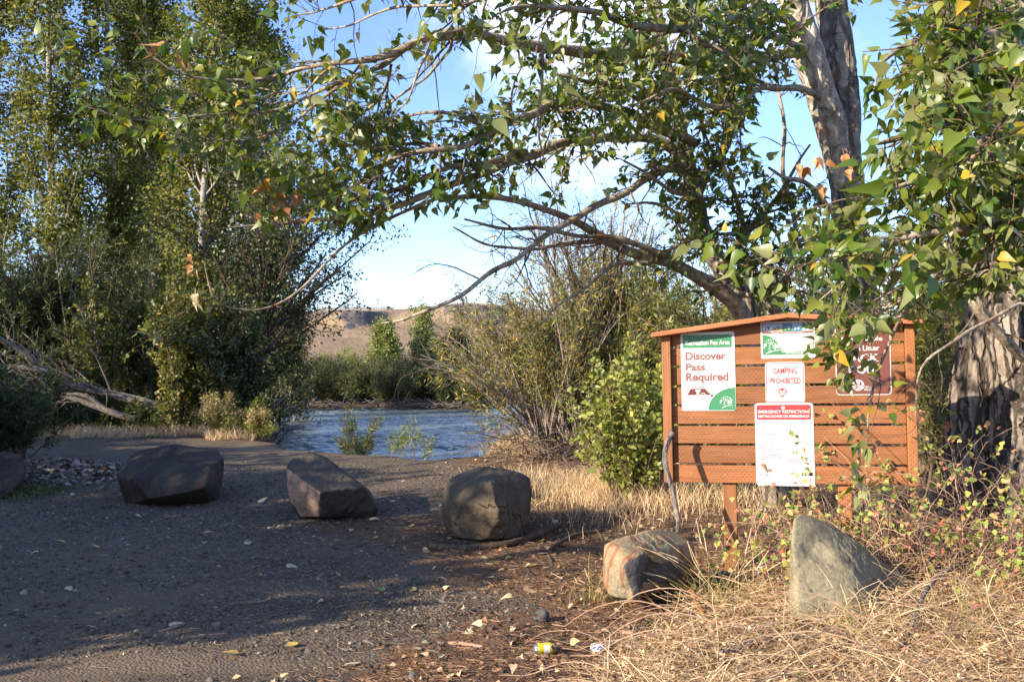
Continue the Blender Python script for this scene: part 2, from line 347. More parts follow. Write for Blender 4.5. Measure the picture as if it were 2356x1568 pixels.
def barkmat(name, pale, dark, vs=1., rings=True, rust=.0, furrow=0., plate=13):
    t = MT(name); P_, D_ = np.array(pale), np.array(dark)
    g = t.noise(9*vs, 7, .72, co=t.map((1, 1, .5))); big = t.noise(1.6*vs, 3, .5)
    c = t.ramp(g, [(.30, tuple(D_)), (.46, tuple(.45*P_+.55*D_)), (.60, pale), (1, pale)])
    c = t.mix(.7, c, t.ramp(big, [(.3, .6), (.65, 1.15)]), 'MULTIPLY')
    h = g
    if rings:
        rr = t.noise(12*vs, 4, .7, co=t.map((.3, .3, 6))); c = t.mix(t.ramp(rr, [(.33, .9), (.43, 0.)]), c, tuple(.4*D_))
    if furrow:
        wn = t.n('TexNoise'); t.set(wn, Scale=7., Detail=4.); t.l(t.co, wn.inputs['Vector']); cc = t.mix(.09, t.co, wn.outputs['Color'])
        v = t.voro(plate, 'DISTANCE_TO_EDGE', co=t.map((1, 1, .16), cc)); k = t.ramp(v, [(.0, 1.), (.07, .75), (.16, 0.)])
        fr = t.noise(26, 4, .7, co=t.map((1, 1, .14)))
        c = t.mix(t.math('MULTIPLY', k, furrow), c, tuple(.14*P_)); c = t.mix(t.ramp(fr, [(.36, .6*furrow), (.48, 0.)]), c, tuple(.3*P_))
        h = t.math('SUBTRACT', t.math('ADD', t.math('MULTIPLY', g, .3), t.math('MULTIPLY', fr, .5)), t.math('MULTIPLY', k, .9))
    if rust:
        rs = t.noise(2.3*vs, 5, .65); c = t.mix(t.ramp(rs, [(.58, 0.), (.66, rust)]), c, (.30, .11, .03))
    return t.done(c, .85, t.bump(h, 1. if furrow else .7, .035*furrow if furrow else .01), spec=.2)
M['bark_near'] = barkmat('cottonwood_bark', (.50,.42,.31), (.13,.09,.06), 2.0, rust=.8)
M['bark_pale'] = barkmat('poplar_bark', (.44,.40,.33), (.13,.11,.085), 1.4)
M['bark_trunk'] = barkmat('smooth_pale_trunk_bark', (.74,.65,.50), (.24,.18,.13), 1.3, rust=.5, furrow=.55, plate=8)
M['bark_shaded'] = barkmat('shaded_cottonwood_bark', (.44,.37,.29), (.15,.11,.085), 1.3, rust=.3, furrow=.8, plate=10)  # darker copy of the trunk bark: shade on these stems put into the colour
M['bark_old'] = barkmat('furrowed_bark', (.40,.33,.27), (.17,.13,.10), 1.2, rings=False, furrow=1., plate=11)
M['bark_log'] = barkmat('fallen_poplar_bark', (.30,.26,.21), (.09,.075,.055), 1.4)
M['bark_dark'] = barkmat('dark_twig_bark', (.16,.11,.08), (.05,.035,.025), 3, rings=False)
M['twig'] = barkmat('twig_bark', (.24,.17,.12), (.09,.06,.04), 6, rings=False)
M['twig_pale'] = barkmat('bare_grey_twig', (.34,.27,.21), (.16,.12,.09), 5, rings=False)
M['drift'] = barkmat('weathered_driftwood', (.30,.26,.23), (.10,.08,.07), 4, rings=False, furrow=.5)
M['log'] = barkmat('log_bark', (.17,.115,.075), (.05,.03,.02), 3)

def rockmat(name, a, b, c3=None, ns=3., crack=0., band=None, rough=.85, bmp=.5, spots=None):
    t = MT(name); n1 = t.noise(ns, 8, .6, .3); n2 = t.noise(ns*9, 6, .65)
    c = t.ramp(n1, [(.28, a), (.52, tuple((np.array(a)+np.array(b))/2)), (.75, b)])
    if c3 is not None: c = t.mix(t.ramp(t.noise(ns*.8, 5, .6, 1.2), [(.50, 0.), (.66, .85)]), c, c3)
    if band is not None:
        bn = t.noise(1.5, 2, .4, 1.4, co=t.map((1.6, 1.6, .45))); st = t.math('SINE', t.math('MULTIPLY', bn, 34))
        c = t.mix(t.ramp(st, [(.55, 0.), (.95, .8)]), c, band[0]); c = t.mix(t.ramp(bn, [(.53, 0.), (.56, .8), (.63, .8), (.66, 0.)]), c, band[1])
    c = t.mix(.55, c, t.ramp(n2, [(.3, .55), (.7, 1.35)]), 'MULTIPLY')
    fine = t.noise(ns*40, 3, .7); c = t.mix(.35, c, t.ramp(fine, [(.35, .6), (.65, 1.3)]), 'MULTIPLY')
    if spots is not None: c = t.mix(t.ramp(t.voro(9), [(.10, .9), (.16, 0.)]), c, spots)
    h = t.math('ADD', t.math('MULTIPLY', n2, .7), t.math('MULTIPLY', fine, .35))
    if crack:
        wv = t.n('Mapping'); cc = t.mix(.2, t.co, t.n('TexNoise').outputs['Color'])
        v = t.voro(1.7, 'DISTANCE_TO_EDGE', co=cc); k = t.math('MULTIPLY', t.ramp(v, [(0, 1.), (.009, 0.)]), t.ramp(t.noise(2.2, 2), [(.47, 0.), (.53, 1.)])); c = t.mix(t.math('MULTIPLY', k, crack), c, (.015, .012, .01, 1))
        h = t.math('SUBTRACT', h, t.math('MULTIPLY', k, 1.4*crack))
    return t.done(c, rough, t.bump(h, bmp, .012), spec=.3)
M['basalt'] = rockmat('dark_basalt', (.035,.027,.019,1), (.065,.05,.035,1), (.10,.072,.048,1), 2.5, bmp=.8)
M['basalt_brown'] = rockmat('brown_cracked_basalt', (.08,.06,.040,1), (.16,.12,.076,1), (.11,.077,.052,1), 2.6, crack=.9, bmp=.9)
M['basalt_grey'] = rockmat('grey_basalt', (.055,.045,.033,1), (.125,.10,.072,1), (.05,.04,.031,1), 3, bmp=.8)
M['broken_face'] = rockmat('pinkish_broken_rock', (.28,.18,.125,1), (.40,.27,.18,1), (.22,.14,.11,1), 4, bmp=1.)
M['sandstone'] = rockmat('banded_sandstone', (.27,.19,.105,1), (.36,.27,.155,1), (.22,.205,.145,1), 2.0, bmp=.8, band=((.24,.095,.045,1), (.24,.235,.165,1)))
M['grey_rock'] = rockmat('pale_grey_rock', (.20,.17,.105,1), (.36,.305,.19,1), (.13,.115,.08,1), 4.2, bmp=1., spots=(.10,.09,.07,1))
M['grey_dark'] = rockmat('dark_broken_rock', (.07,.065,.06,1), (.13,.12,.11,1), None, 4)

def gravel():
    t = MT('gravel_ground'); at_ = t.n('Attribute', attribute_name='litter').outputs['Fac']; po = t.n('NewGeometry').outputs['Position']
    v1 = t.n('TexVoronoi'); t.set(v1, Scale=55.); t.l(po, v1.inputs['Vector']); v2 = t.n('TexVoronoi'); t.set(v2, Scale=120.); t.l(po, v2.inputs['Vector'])
    n0 = t.noise(.45, 4, .6, co=po); n1 = t.noise(3.2, 5, .65, co=po); n2 = t.noise(160, 3, .7, co=po)
    sep = t.n('SeparateColor'); t.l(v1.outputs['Color'], sep.inputs[0])
    g = t.ramp(sep.outputs[0], [(0, (.065,.049,.033)), (.5, (.125,.096,.066)), (.88, (.20,.158,.11)), (1, (.38,.32,.24))])
    g = t.mix(.7, g, t.ramp(n1, [(.3, .62), (.7, 1.3)]), 'MULTIPLY')
    dirt = t.mix(n2, (.15,.112,.074,1), (.23,.175,.118,1)); g = t.mix(t.ramp(n0, [(.45, 0.), (.60, .8)]), g, dirt)
    du = t.n('Attribute', attribute_name='dust').outputs['Fac']; g = t.mix(t.math('MULTIPLY', du, .85), g, dirt)
    l_ = t.mix(t.noise(26, 5, .75, co=t.map((1, .6, 1), po)), (.09,.045,.025,1), (.34,.20,.11,1)); l_ = t.mix(t.ramp(n1, [(.35, 0.), (.7, .6)]), l_, (.10,.075,.052,1))
    straw = t.n('Attribute', attribute_name='straw').outputs['Fac']
    edge = t.math('ADD', at_, t.math('MULTIPLY', t.math('SUBTRACT', t.noise(1.7, 6, .7, co=po), .5), 1.5))
    c = t.mix(t.ramp(edge, [(.42, 0.), (.66, 1.)]), g, l_)
    c = t.mix(t.math('MULTIPLY', straw, .7), c, t.mix(t.noise(40, 4, .7, co=po), (.05,.03,.018,1), (.24,.15,.08,1)))
    mud = t.n('Attribute', attribute_name='mud').outputs['Fac']; c = t.mix(mud, c, (.06,.05,.04,1))
    h = t.math('ADD', t.math('MULTIPLY', v1.outputs['Distance'], -.9), t.math('MULTIPLY', n2, .6)); h = t.math('ADD', h, t.math('MULTIPLY', n1, 1.2))
    return t.done(c, .92, t.bump(h, 1., .02), spec=.2)
M['gravel'] = gravel()
M['stone'] = leafmat('small_stone', [(0, G(.055,.042,.030)), (.6, G(.13,.10,.073)), (.93, G(.22,.175,.128)), (1, G(.36,.30,.23))], .85, 0, spec=.25)

def watermat():
    t = MT('river_water'); po = t.n('NewGeometry').outputs['Position']; fo = t.n('Attribute', attribute_name='foam').outputs['Fac']
    c = t.mix(t.noise(.5, 3, co=po), (.075,.095,.095,1), (.15,.18,.17,1))
    f = t.math('ADD', fo, t.math('MULTIPLY', t.math('SUBTRACT', t.noise(4.5, 6, .75, co=t.map((1, 1.6, 1), po)), .5), 1.0))
    fk = t.ramp(f, [(.40, 0.), (.72, .85)]); c = t.mix(fk, c, (.72,.76,.78,1))
    h = t.math('ADD', t.noise(3.2, 6, .7, .5, co=t.map((.7, 1.3, 1), po)), t.math('MULTIPLY', t.noise(14, 3, .6, co=po), .25))
    ro = t.math('ADD', .14, t.math('MULTIPLY', fk, .6))
    return t.done(c, ro, t.bump(h, .9, .10), spec=.55)
M['water'] = watermat()

def woodmat(name, a, b, grain=(1, 1, 1), incise=True, rough=.7):
    t = MT(name); n1 = t.noise(2.2, 6, .6, .8, co=t.map(grain)); n2 = t.noise(1.1, 3)
    c = t.ramp(n1, [(.25, a), (.75, b)]); c = t.mix(.5, c, t.ramp(n2, [(.3, .72), (.7, 1.2)]), 'MULTIPLY')
    kn = t.voro(1.9, co=t.map((.55, .6, 1.3))); c = t.mix(t.ramp(kn, [(.035, .85), (.07, 0.)]), c, tuple(.25*np.array(a[:3])))
    oi = t.n('ObjectInfo'); c = t.mix(.8, c, t.ramp(oi.outputs['Random'], [(0, (.72,.70,.70)), (.5, (1, 1, 1)), (1, (1.18,1.12,1.05))]), 'MULTIPLY')
    st = t.noise(1.7, 5, .75, 1.5); c = t.mix(t.ramp(st, [(.58, 0.), (.72, .45)]), c, (.30,.22,.16,1))
    h = n1
    if incise:
        co = t.map((30, 1, 88) if grain[0] < grain[2] else (88, 1, 30))
        br = t.n('TexBrick'); br.offset = .5; t.set(br, Scale=1., Mortar_Size=.0)
        v = t.voro(1., co=t.map((26, 1, 60) if grain[0] < grain[2] else (60, 1, 26)), rnd=.25)
        sx = t.n('SeparateXYZ'); t.l(t.map((30, 1, 52) if grain[0] < grain[2] else (52, 1, 30)), sx.inputs[0])
        al, ac = (0, 2) if grain[0] < grain[2] else (2, 0)
        row = t.math('FLOOR', sx.outputs[ac]); fr = t.math('ABSOLUTE', t.math('SUBTRACT', t.math('FRACT', sx.outputs[ac]), .5))
        sh = t.math('ADD', sx.outputs[al], t.math('MULTIPLY', row, .5)); fa = t.math('ABSOLUTE', t.math('SUBTRACT', t.math('FRACT', sh), .5))
        k = t.math('MULTIPLY', t.math('LESS_THAN', fr, .10), t.math('LESS_THAN', fa, .26))
        k = t.math('MULTIPLY', k, t.ramp(t.noise(5, 3), [(.35, .1), (.6, .75)])); c = t.mix(k, c, tuple(.3*np.array(a[:3])))
        h = t.math('SUBTRACT', h, k)
    return t.done(c, rough, t.bump(h, .5, .003), spec=.35)
M['slat'] = woodmat('stained_slat_wood', (.19,.072,.028,1), (.35,.145,.056,1), (1.2, 6, 9))
M['post'] = woodmat('stained_post_wood', (.25,.095,.035,1), (.38,.165,.065,1), (9, 6, 1.2))
M['roofw'] = woodmat('stained_roof_wood', (.32,.10,.04,1), (.50,.19,.09,1), (1.2, 6, 9))
M['rooftop'] = woodmat('weathered_roof_wood', (.26,.17,.13,1), (.42,.30,.24,1), (1.2, 6, 9), incise=False)
def flat(name, c, rough=.35, metal=0, wear=.0):
    t = MT(name); n = t.noise(6, 5, .6); col = t.mix(.12, c, t.ramp(n, [(.3, .75), (.7, 1.15)]), 'MULTIPLY')
    return t.done(col, rough, t.bump(t.noise(5, 2), .15, .004), metal=metal, spec=.4)
M['white'] = flat('white_sign_paint', (.64,.64,.65,1)); M['red'] = flat('red_sign_paint', (.80,.045,.05,1)); M['green'] = flat('green_sign_paint', (.05,.22,.10,1))
M['brown'] = flat('brown_sign_paint', (.16,.058,.046,1)); M['rose'] = flat('faded_brown_letter', (.24,.10,.085,1)); M['sage'] = flat('faded_green_letter', (.28,.42,.32,1))
M['darkbrown'] = flat('dark_brown_print', (.12,.035,.035,1)); M['black'] = flat('black_print', (.02,.02,.022,1)); M['grey'] = flat('grey_print', (.42,.42,.44,1)); M['palegrey'] = flat('pale_print', (.68,.68,.70,1))
M['dim'] = flat('dark_grey_print', (.05,.05,.055,1)); M['bluegrey'] = flat('blue_grey_print', (.06,.07,.12,1)); M['footer'] = flat('pale_blue_footer', (.70,.72,.79,1))
M['yellowprint'] = flat('yellow_print', (.8,.68,.2,1)); M['cream'] = flat('cream_print', (.82,.80,.70,1)); M['steel'] = flat('steel', (.55,.55,.53,1), .35, .9)
M['canyellow'] = flat('yellow_can_paint', (.72,.60,.03,1), .25, .3); M['paper'] = flat('crumpled_white_paper', (.82,.82,.82,1), .6)
M['snow'] = flat('snow_picture', (.72,.74,.85,1)); M['skyp'] = flat('sky_picture', (.35,.52,.80,1)); M['sand'] = flat('sand_picture', (.62,.42,.25,1)); M['seap'] = flat('sea_picture', (.07,.25,.42,1))

# ------------------------------------------------------------------ ground
def geo(a, b, n, p=3.): t = np.linspace(0, 1, n); return a+(b-a)*t**p
xs = np.concatenate([-geo(14, 2600, 34)[::-1], np.linspace(-13.9, 9.9, 400), geo(10, 2600, 34)])
ys = np.concatenate([-geo(0, 400, 16)[::-1]+2.9, np.linspace(3, 30, 520), geo(30.1, 2800, 60)])
XX, YY = np.meshgrid(xs, ys); ZZ = gz(XX, YY)
ix = np.arange(len(xs)-1)[None, :]; iy = np.arange(len(ys)-1)[:, None]; a = iy*len(xs)+ix
GF = np.stack([a, a+1, a+1+len(xs), a+len(xs)], -1).reshape(-1, 4)
gme = npmesh('ground', P3(XX, YY, ZZ).reshape(-1, 3), [GF]); g = link('ground', gme, None, [M['gravel']]); tag(g, kind='structure')
def litter(x, y):
    xb = np.interp(y, [4, 5, 6, 7, 8, 9, 10, 11, 13, 15, 17, 20, 22, 23.5], [-1.9, -1.1, -.2, .2, -.5, -1.5, -1.7, -.1, .2, -.2, -1.0, -3, -8, -30])
    return sstep(-.6, .6, x-xb + .5*fbm(P3(x*.9, y*.9), 3, 21))
def strawf(x, y):
    s1 = sstep(0, .7, x - np.interp(y, [4, 5, 6, 7, 8, 9.5], [-.1, .15, .7, 1.2, 1.2, 6]))
    s2 = np.exp(-((x-1.3)**2/1.6+(y-12.2)**2/2.6)); s3 = sstep(17.5, 18.5, y)*sstep(-1.2, 0, x)*sstep(24, 20, y)*(x < 3)
    return np.clip(np.maximum(np.maximum(s1*(y < 9.6), s2*1.1), s3*.8), 0, 1)
def setattr_(me, name, v):
    A = me.attributes.new(name, 'FLOAT', 'POINT'); A.data.foreach_set('value', np.ascontiguousarray(v, np.float32).ravel())
def dustf(x, y):
    c_ = np.maximum(np.exp(-((y-(5.75+.10*x+.25*np.sin(x*.9)))/.26)**4), np.exp(-((y-(7.35+.16*x+.2*np.sin(x*.8+1)))/.30)**4)*.8); c_ = np.maximum(c_, np.exp(-((y-(12.8+.3*x))/1.1)**4)*.6)
    return c_*sstep(.6, -1.2, x)*(.55+.6*fbm(P3(x*1.2, y*2.2), 3, 91)).clip(0, 1)
setattr_(gme, 'dust', dustf(XX, YY)); setattr_(gme, 'litter', litter(XX, YY)); setattr_(gme, 'straw', strawf(XX, YY)); setattr_(gme, 'mud', sstep(-.25, -.7, ZZ))

# water: real waves
wx = np.concatenate([np.linspace(-16, 14, 420), geo(14.2, 300, 40)]); wy = np.concatenate([geo(15.5, 64, 520, 1.6), geo(64.4, 150, 60, 1.4)])
WX, WY = np.meshgrid(wx, wy)
q = P3(WX*.9, WY*1.1); n1 = fbm(q*.55, 2, 31); n2 = 1-np.abs(fbm(P3(WX*1.3, WY*2.1)+n1[..., None], 3, 41)); n3 = fbm(P3(WX*3.4, WY*5.), 2, 51)
rough_ = .6+.9*sstep(-.2, .8, fbm(P3(WX*.22, WY*.16), 2, 61))
WZ = WATER + rough_*(.045*n1 + .10*(n2-.6) + .022*n3)
foam = np.clip(sstep(.78, 1.0, n2)*.35 + .75*sstep(.15, .9, fbm(P3(WX*.55, WY*.4), 3, 71))*sstep(.55, .95, n2)
     + .8*np.exp(-((WX+3.6)**2/.9+(WY-21.5)**2/1.6))*sstep(.4, .9, n2) + .7*np.exp(-((WX+.9)**2/.8+(WY-19)**2/.6))*sstep(.3, .9, n2), 0, 1)*.62
ix = np.arange(len(wx)-1)[None, :]; iy = np.arange(len(wy)-1)[:, None]; a = iy*len(wx)+ix
wme = npmesh('river_water', P3(WX, WY, WZ).reshape(-1, 3), [np.stack([a, a+1, a+1+len(wx), a+len(wx)], -1).reshape(-1, 4)]); setattr_(wme, 'foam', foam)
tag(link('river_water', wme, None, [M['water']]), kind='structure')

# hills
def hillmat():
    t = MT('dry_hillside'); po = t.n('NewGeometry').outputs['Position']; at_ = t.n('Attribute', attribute_name='cliff').outputs['Fac']
    n1 = t.noise(.045, 6, .7, co=po); v = t.voro(.22, co=po)
    c = t.ramp(n1, [(.3, (.24,.17,.11)), (.55, (.33,.23,.14)), (.8, (.42,.32,.19))])
    c = t.mix(t.ramp(t.noise(.5, 4, .8, co=po), [(.50, 0.), (.62, .75)]), c, (.15,.125,.085,1))
    r = t.ramp(t.noise(.16, 6, .75, co=t.map((1, 1, .4), po)), [(.35, (.055,.055,.06)), (.65, (.16,.145,.14))])
    c = t.mix(t.ramp(t.math('ADD', at_, t.math('MULTIPLY', t.math('SUBTRACT', t.noise(.12, 7, .8, co=po), .5), 1.7)), [(.46, 0.), (.52, 1.)]), c, r)
    return t.done(c, .95, t.bump(t.noise(.25, 6, .7, co=po), .8, 3), spec=.1)
M['hill'] = hillmat()
hu = [-900, -200, 300, 600, 740, 830, 870, 930, 1000, 1060, 1120, 1200, 1290, 1400, 1700, 2300, 3200]
hv = [752, 727, 720, 716, 715, 713, 713, 710, 702, 696, 698, 707, 721, 720, 729, 752, 780]
hx = np.linspace(-860, 860, 560); hy = np.concatenate([np.linspace(520, 960, 210), geo(965, 2400, 24)])
HX, HY = np.meshgrid(hx, hy)
ridge = np.interp(hx*FPX/900+CU, hu, [(840-v)/FPX*900 for v in hv])+1.6
tt = (HY-560)/(340.); nn = fbm(P3(HX*.010, HY*.012), 4, 81); n5 = fbm(P3(HX*.05, HY*.05), 3, 85)
clf = np.exp(-((HX+129)/20)**4) + np.exp(-((HX+46)/40)**4)*1.1 + .4*np.exp(-((HX-40)/30)**2)
tq = np.clip(tt + .10*nn*(1-tt.clip(0, 1)), 0, 1); prof = tq**1.15
stepy = sstep(.60, .70, tq + .03*n5)*.30*np.clip(clf, 0, 1)*(1-sstep(.75, 1, tq))
HZ = -3 + (ridge[None, :]+3)*np.minimum(np.clip(prof + stepy, 0, None), np.where(HY < 900, HY/900*.975, 1)) + 1.6*nn*sstep(.02, .3, tq)*(1-sstep(.5, .8, tq)) + .5*n5*sstep(.3, .6, tq)*(1-sstep(.8, .95, tq))
HZ += np.where(HY > 900, (HY-900)*-.004, 0)
cliffA = np.clip(clf, 0, 1)*sstep(.60, .70, tq+.06*n5)*(1-sstep(.86, .93, tq))*(.75+.5*n5) + .22*sstep(.35, .7, tq)*(1-sstep(.86, .93, tq))*np.clip(clf+.4, 0, 1)
ix = np.arange(len(hx)-1)[None, :]; iy = np.arange(len(hy)-1)[:, None]; a = iy*len(hx)+ix
hme = npmesh('hills', P3(HX, HY, HZ).reshape(-1, 3), [np.stack([a, a+1, a+1+len(hx), a+len(hx)], -1).reshape(-1, 4)]); setattr_(hme, 'cliff', cliffA)
tag(link('hills', hme, None, [M['hill']]), kind='structure')
mb = MB()   # rows of pale posts and young trees on the ridge
for k in range(90):
    x = -178+k*.72; z = np.interp(x, hx, ridge)
    for yy in (902, 930):
        P = np.array([[[x, yy, z-.5], [x, yy, z+3.4]]]); V, F = tubes(P, np.full((1, 2), .16), 4); mb.add(V, F)
pos = P3(U(-180, -112, 6000), U(905, 950, 6000), 0); pos[:, 2] = np.interp(pos[:, 0], hx, ridge)+U(-1, 3.6, 6000)
V, F = leafmesh(pos, rng.normal(size=(6000, 3)), rng.normal(size=(6000, 3)), np.full(6000, 1.3), DIA); mb.add(V, F, 1)
tag(mb.build('orchard', [M['palegrey'], M['leaf_bank']]), 'row of pale orchard stakes along the far ridge', 'orchard', kind='stuff')

# ------------------------------------------------------------------ trees and shrubs
def plant(name, label, cat, base, wood, leaves, group=None, trunk=None, twigs=None, leafparts=None):
    """wood: list of (V,F) for the trunk part; leaves: list of (V,F,mat)"""
    e = empty(name, base, label, cat, group)
    if trunk: 
        mb = MB(); [mb.add(V, F) for V, F in trunk]; mb.build('trunk', [wood], e, base)
    if twigs:
        mb = MB(); [mb.add(V, F) for V, F in twigs[0]]; mb.build('branchwork', [twigs[1]], e, base)
    mb = MB(); mats = []
    for V, F, m in leaves:
        if m not in mats: mats.append(m)
        mb.add(V, F, mats.index(m))
    if leaves: mb.build('foliage', mats, e, base)
    return e
def copy_tree(o, loc, rz, s, label, group=None):
    r = o.copy(); COL.objects.link(r); r.location = tuple(float(c) for c in loc); r.rotation_euler = (0, 0, rz); r.scale = (s, s, s); r['label'] = label
    if group: r['group'] = group
    for ch in list(o.children):
        c = ch.copy(); COL.objects.link(c); c.parent = r
    return r

def poplar(name, label, x, y, H, rbase, width, per=46, lsize=.122, leaf='leaf_far', lean=(0, 0), t0=.1, nl=46, ns=620, up=.16, group=None, bark='bark_pale', shape=None, spread=.13):
    z = float(gz(x, y)); b = np.array([x, y, z])
    m = 14; t = np.linspace(0, 1, m); P = np.stack([x+lean[0]*t+.25*vnoise(P3(t*3, x, 1)), y+lean[1]*t+.25*vnoise(P3(t*3, x, 2)), z-.1+H*t], -1)[None]
    R = (rbase*(1-t*.93)+.012)[None]
    sh = shape or (lambda t, i: width*(1-.72*t)*(.7+.6*np.minimum(t*4, 1)*.5)*1.12)
    C1, R1, _ = grow(P, R, nl, sh, .78, 9, t0, .97, up=up, curl=.06, rr=.5, rmin=.012)
    C2, R2, _ = grow(C1, R1, ns, .95, .75, 6, .15, 1, up=.06, curl=.12, rr=.5, rmin=.006)
    C3 = np.concatenate([C2, C1[:, 3:9][:, :6]])
    lv = fill(C3, int(per*.78), lsize, DIA, spread, t0=.1)
    return plant(name, label, 'tree', b, M[bark], [(lv[0], lv[1], M[leaf])], group, trunk=[tubes(P, R, 9)], twigs=([tubes(C1, R1, 5), tubes(C2, R2, 3)], M[bark]))

GP = 'tall poplars on the far left side of the clearing'
x_ = lambda u, Y: (u-CU)/FPX*Y
POP = poplar('poplar_tree', 'tall poplar with a straight pale trunk, leftmost of the poplars behind the willow thicket', x_(112, 31), 31, 19, .15, 3.4, group=GP, per=50)
poplar('poplar_tree', 'tall dark poplar behind the willow thicket, second poplar from the left', x_(258, 33), 33, 20, .17, 3.0, group=GP, per=56, ns=700)
poplar('poplar_tree', 'poplar with thin pale trunk just left of its close twin trunk', x_(450, 29), 29, 17, .13, 3.0, group=GP, per=50, lean=(.3, 0))
poplar('poplar_tree', 'slender poplar whose trunk stands just right of its close twin', x_(500, 31), 31, 18, .12, 3.0, group=GP, per=46, lean=(.5, 0))
poplar('poplar_tree', 'thin poplar filling the gap between the dark poplar and the twin trunks', x_(350, 37), 37, 19, .13, 3.4, group=GP, per=50)
poplar('poplar_tree', 'poplar at the left edge, mostly cropped away behind the leftmost pale trunk', x_(-30, 34), 34, 19, .16, 3.8, group=GP, per=50)
poplar('poplar_tree', 'far poplar whose top shows against the sky right of the twin trunks', x_(600, 40), 40, 15.5, .13, 2.9, group=GP, per=46)
# dark cottonwood leaning over the water
sh_d = lambda t, i: 3.3*np.sin(np.clip(t*1.05, 0, 1)*PI)**.5+.5
poplar('cottonwood_tree', 'dark spreading cottonwood leaning over the river behind the left bank bushes', x_(575, 27), 27, 6.6, .15, 3, per=52, lsize=.085, leaf='leaf_dark', lean=(.7, 0), t0=.22, nl=60, ns=620, up=0., shape=sh_d, spread=.12, bark='bark_dark')
poplar('cottonwood_tree', 'smaller cottonwood farther along the left river bank', x_(650, 44), 44, 6.0, .13, 2.4, per=40, lsize=.11, leaf='leaf_bank', t0=.1, nl=50, ns=520, spread=.16)

def bush(name, label, x, y, H, spread, nst=26, ntw=260, per=26, lsize=.09, tpl=SLIM, leaf='leaf_willow', wood='twig', t0=.25, lsp=.04, group=None, cat='shrub', up=.05, bare=0, barewood='twig_pale', lean=(0, 0), seed=None, tw=.55, curl=.07, rs=.011, upn=.5, sink=.05, mixleaf=None, wedge=None):
    z = float(gz(x, y))-sink; b = np.array([x, y, z])
    def stems(n, Hm, sp):
        m = 9; az = U(0, 2*PI, n) if wedge is None else U(wedge[0], wedge[1], n); tl = np.abs(rng.normal(size=n))*.5
        d = np.stack([np.cos(az)*tl*sp/Hm+lean[0], np.sin(az)*tl*sp/Hm+lean[1], np.ones(n)], -1); d = nrm(d)
        Ln = Hm*U(.55, 1.05, n)*(1-.25*np.clip(tl-.6, 0, 1)); P = np.zeros((n, m, 3)); P[:, 0] = b+np.stack([U(-.2, .2, n)*sp*.6, U(-.2, .2, n)*sp*.6, np.zeros(n)], -1)
        for k in range(1, m):
            P[:, k] = P[:, k-1]+d*(Ln/(m-1))[:, None]; d = nrm(d+curl*rng.normal(size=(n, 3))+np.array([0, 0, up-.02*k]))
        return P, (rs*Ln)[:, None]*np.linspace(1, .3, m)[None]
    P, R = stems(nst, H, spread)
    C, Rc, _ = grow(P, R, ntw, tw*H/3.5, .6, 6, t0, 1, up=.06, curl=.1, rmin=.003)
    Cl = np.concatenate([C, P[:, 3:]])
    lv = fill(Cl, per, lsize, tpl, lsp, out=.6, t0=.05, upn=upn, curlv=.1 if tpl is OVAL else 0)
    leaves = [(lv[0], lv[1], M[leaf])]
    if mixleaf:
        top = Cl[Cl[:, -1, 2] > z+H*mixleaf[1]]
        if len(top): l2 = fill(top, mixleaf[2], lsize, tpl, lsp, out=.6, t0=.05, upn=upn); leaves.append((l2[0], l2[1], M[mixleaf[0]]))
    tr = [tubes(P, R, 5)]; tg = [tubes(C, Rc, 3)]
    e = plant(name, label, cat, b, M[wood], leaves, group, trunk=tr, twigs=(tg, M[wood]))
    if bare:
        Pb, Rb = stems(bare, H*1.05, spread*1.25); Cb, Rcb, _ = grow(Pb, Rb, bare*9, .8*H/3.5, .5, 7, .2, 1, up=.03, curl=.12, rmin=.003)
        Cc, Rcc, _ = grow(Cb, Rcb, bare*22, .35, .5, 5, .2, 1, curl=.15, rmin=.0025)
        mb = MB(); [mb.add(*tubes(a_, r_, k_)) for a_, r_, k_ in ((Pb, Rb, 5), (Cb, Rcb, 3), (Cc, Rcc, 3))]; mb.build('bare_twig', [M[barewood]], e, b)
    return e
GW = 'willow thicket on the left behind the fallen tree'
bush('willow_shrub', 'dense green willow at the left edge above the fallen tree', x_(40, 27), 27, 4.4, 3.4, 60, 900, 44, .13, t0=.03, group=GW)
bush('willow_shrub', 'tall green willow in front of the poplars, left of the pale sapling', x_(170, 27.5), 27.5, 5.2, 3.0, 60, 950, 44, .13, t0=.03, group=GW)
wl2 = bush('willow_shrub', 'dark green willow just right of the pale sapling', x_(330, 27), 27, 4.1, 3.2, 60, 900, 42, .13, t0=.03, group=GW)
copy_tree(wl2, (x_(90, 30), 30, -.1), 2., 1.12, 'darker willow standing behind the other thicket willows at far left', GW)
copy_tree(wl2, (x_(290, 30), 30, -.1), 4., 1.15, 'darker willow behind the pale sapling at the foot of the poplars', GW)
bush('cottonwood_sapling', 'pale leafy sapling standing in the middle of the willow thicket', x_(225, 25.2), 25.2, 3.6, 1.3, 12, 150, 26, .10, OVAL, 'leaf_olive', 'twig_pale')
bush('willow_shrub', 'low dark willow shrub at the left edge beside the leftmost boulder', x_(15, 15.6), 15.6, 1.5, 2.0, 40, 380, 36, .10, lean=(-.1, 0))
bush('yellowing_shrub', 'tall sunlit yellow-green shrub at the right end of the fallen tree', x_(420, 23.6), 23.6, 3.6, 1.7, 34, 620, 22, .085, OVAL, 'leaf_olive', 'twig', t0=.03, mixleaf=('leaf_wyellow', .0, 3))
bush('yellowing_shrub', 'leafy olive shrub under the leaning dark cottonwood on the left bank', x_(540, 24), 24, 2.9, 2.2, 30, 520, 24, .08, OVAL, 'leaf_dark', 'twig', t0=.03, mixleaf=('leaf_olive', .4, 6))
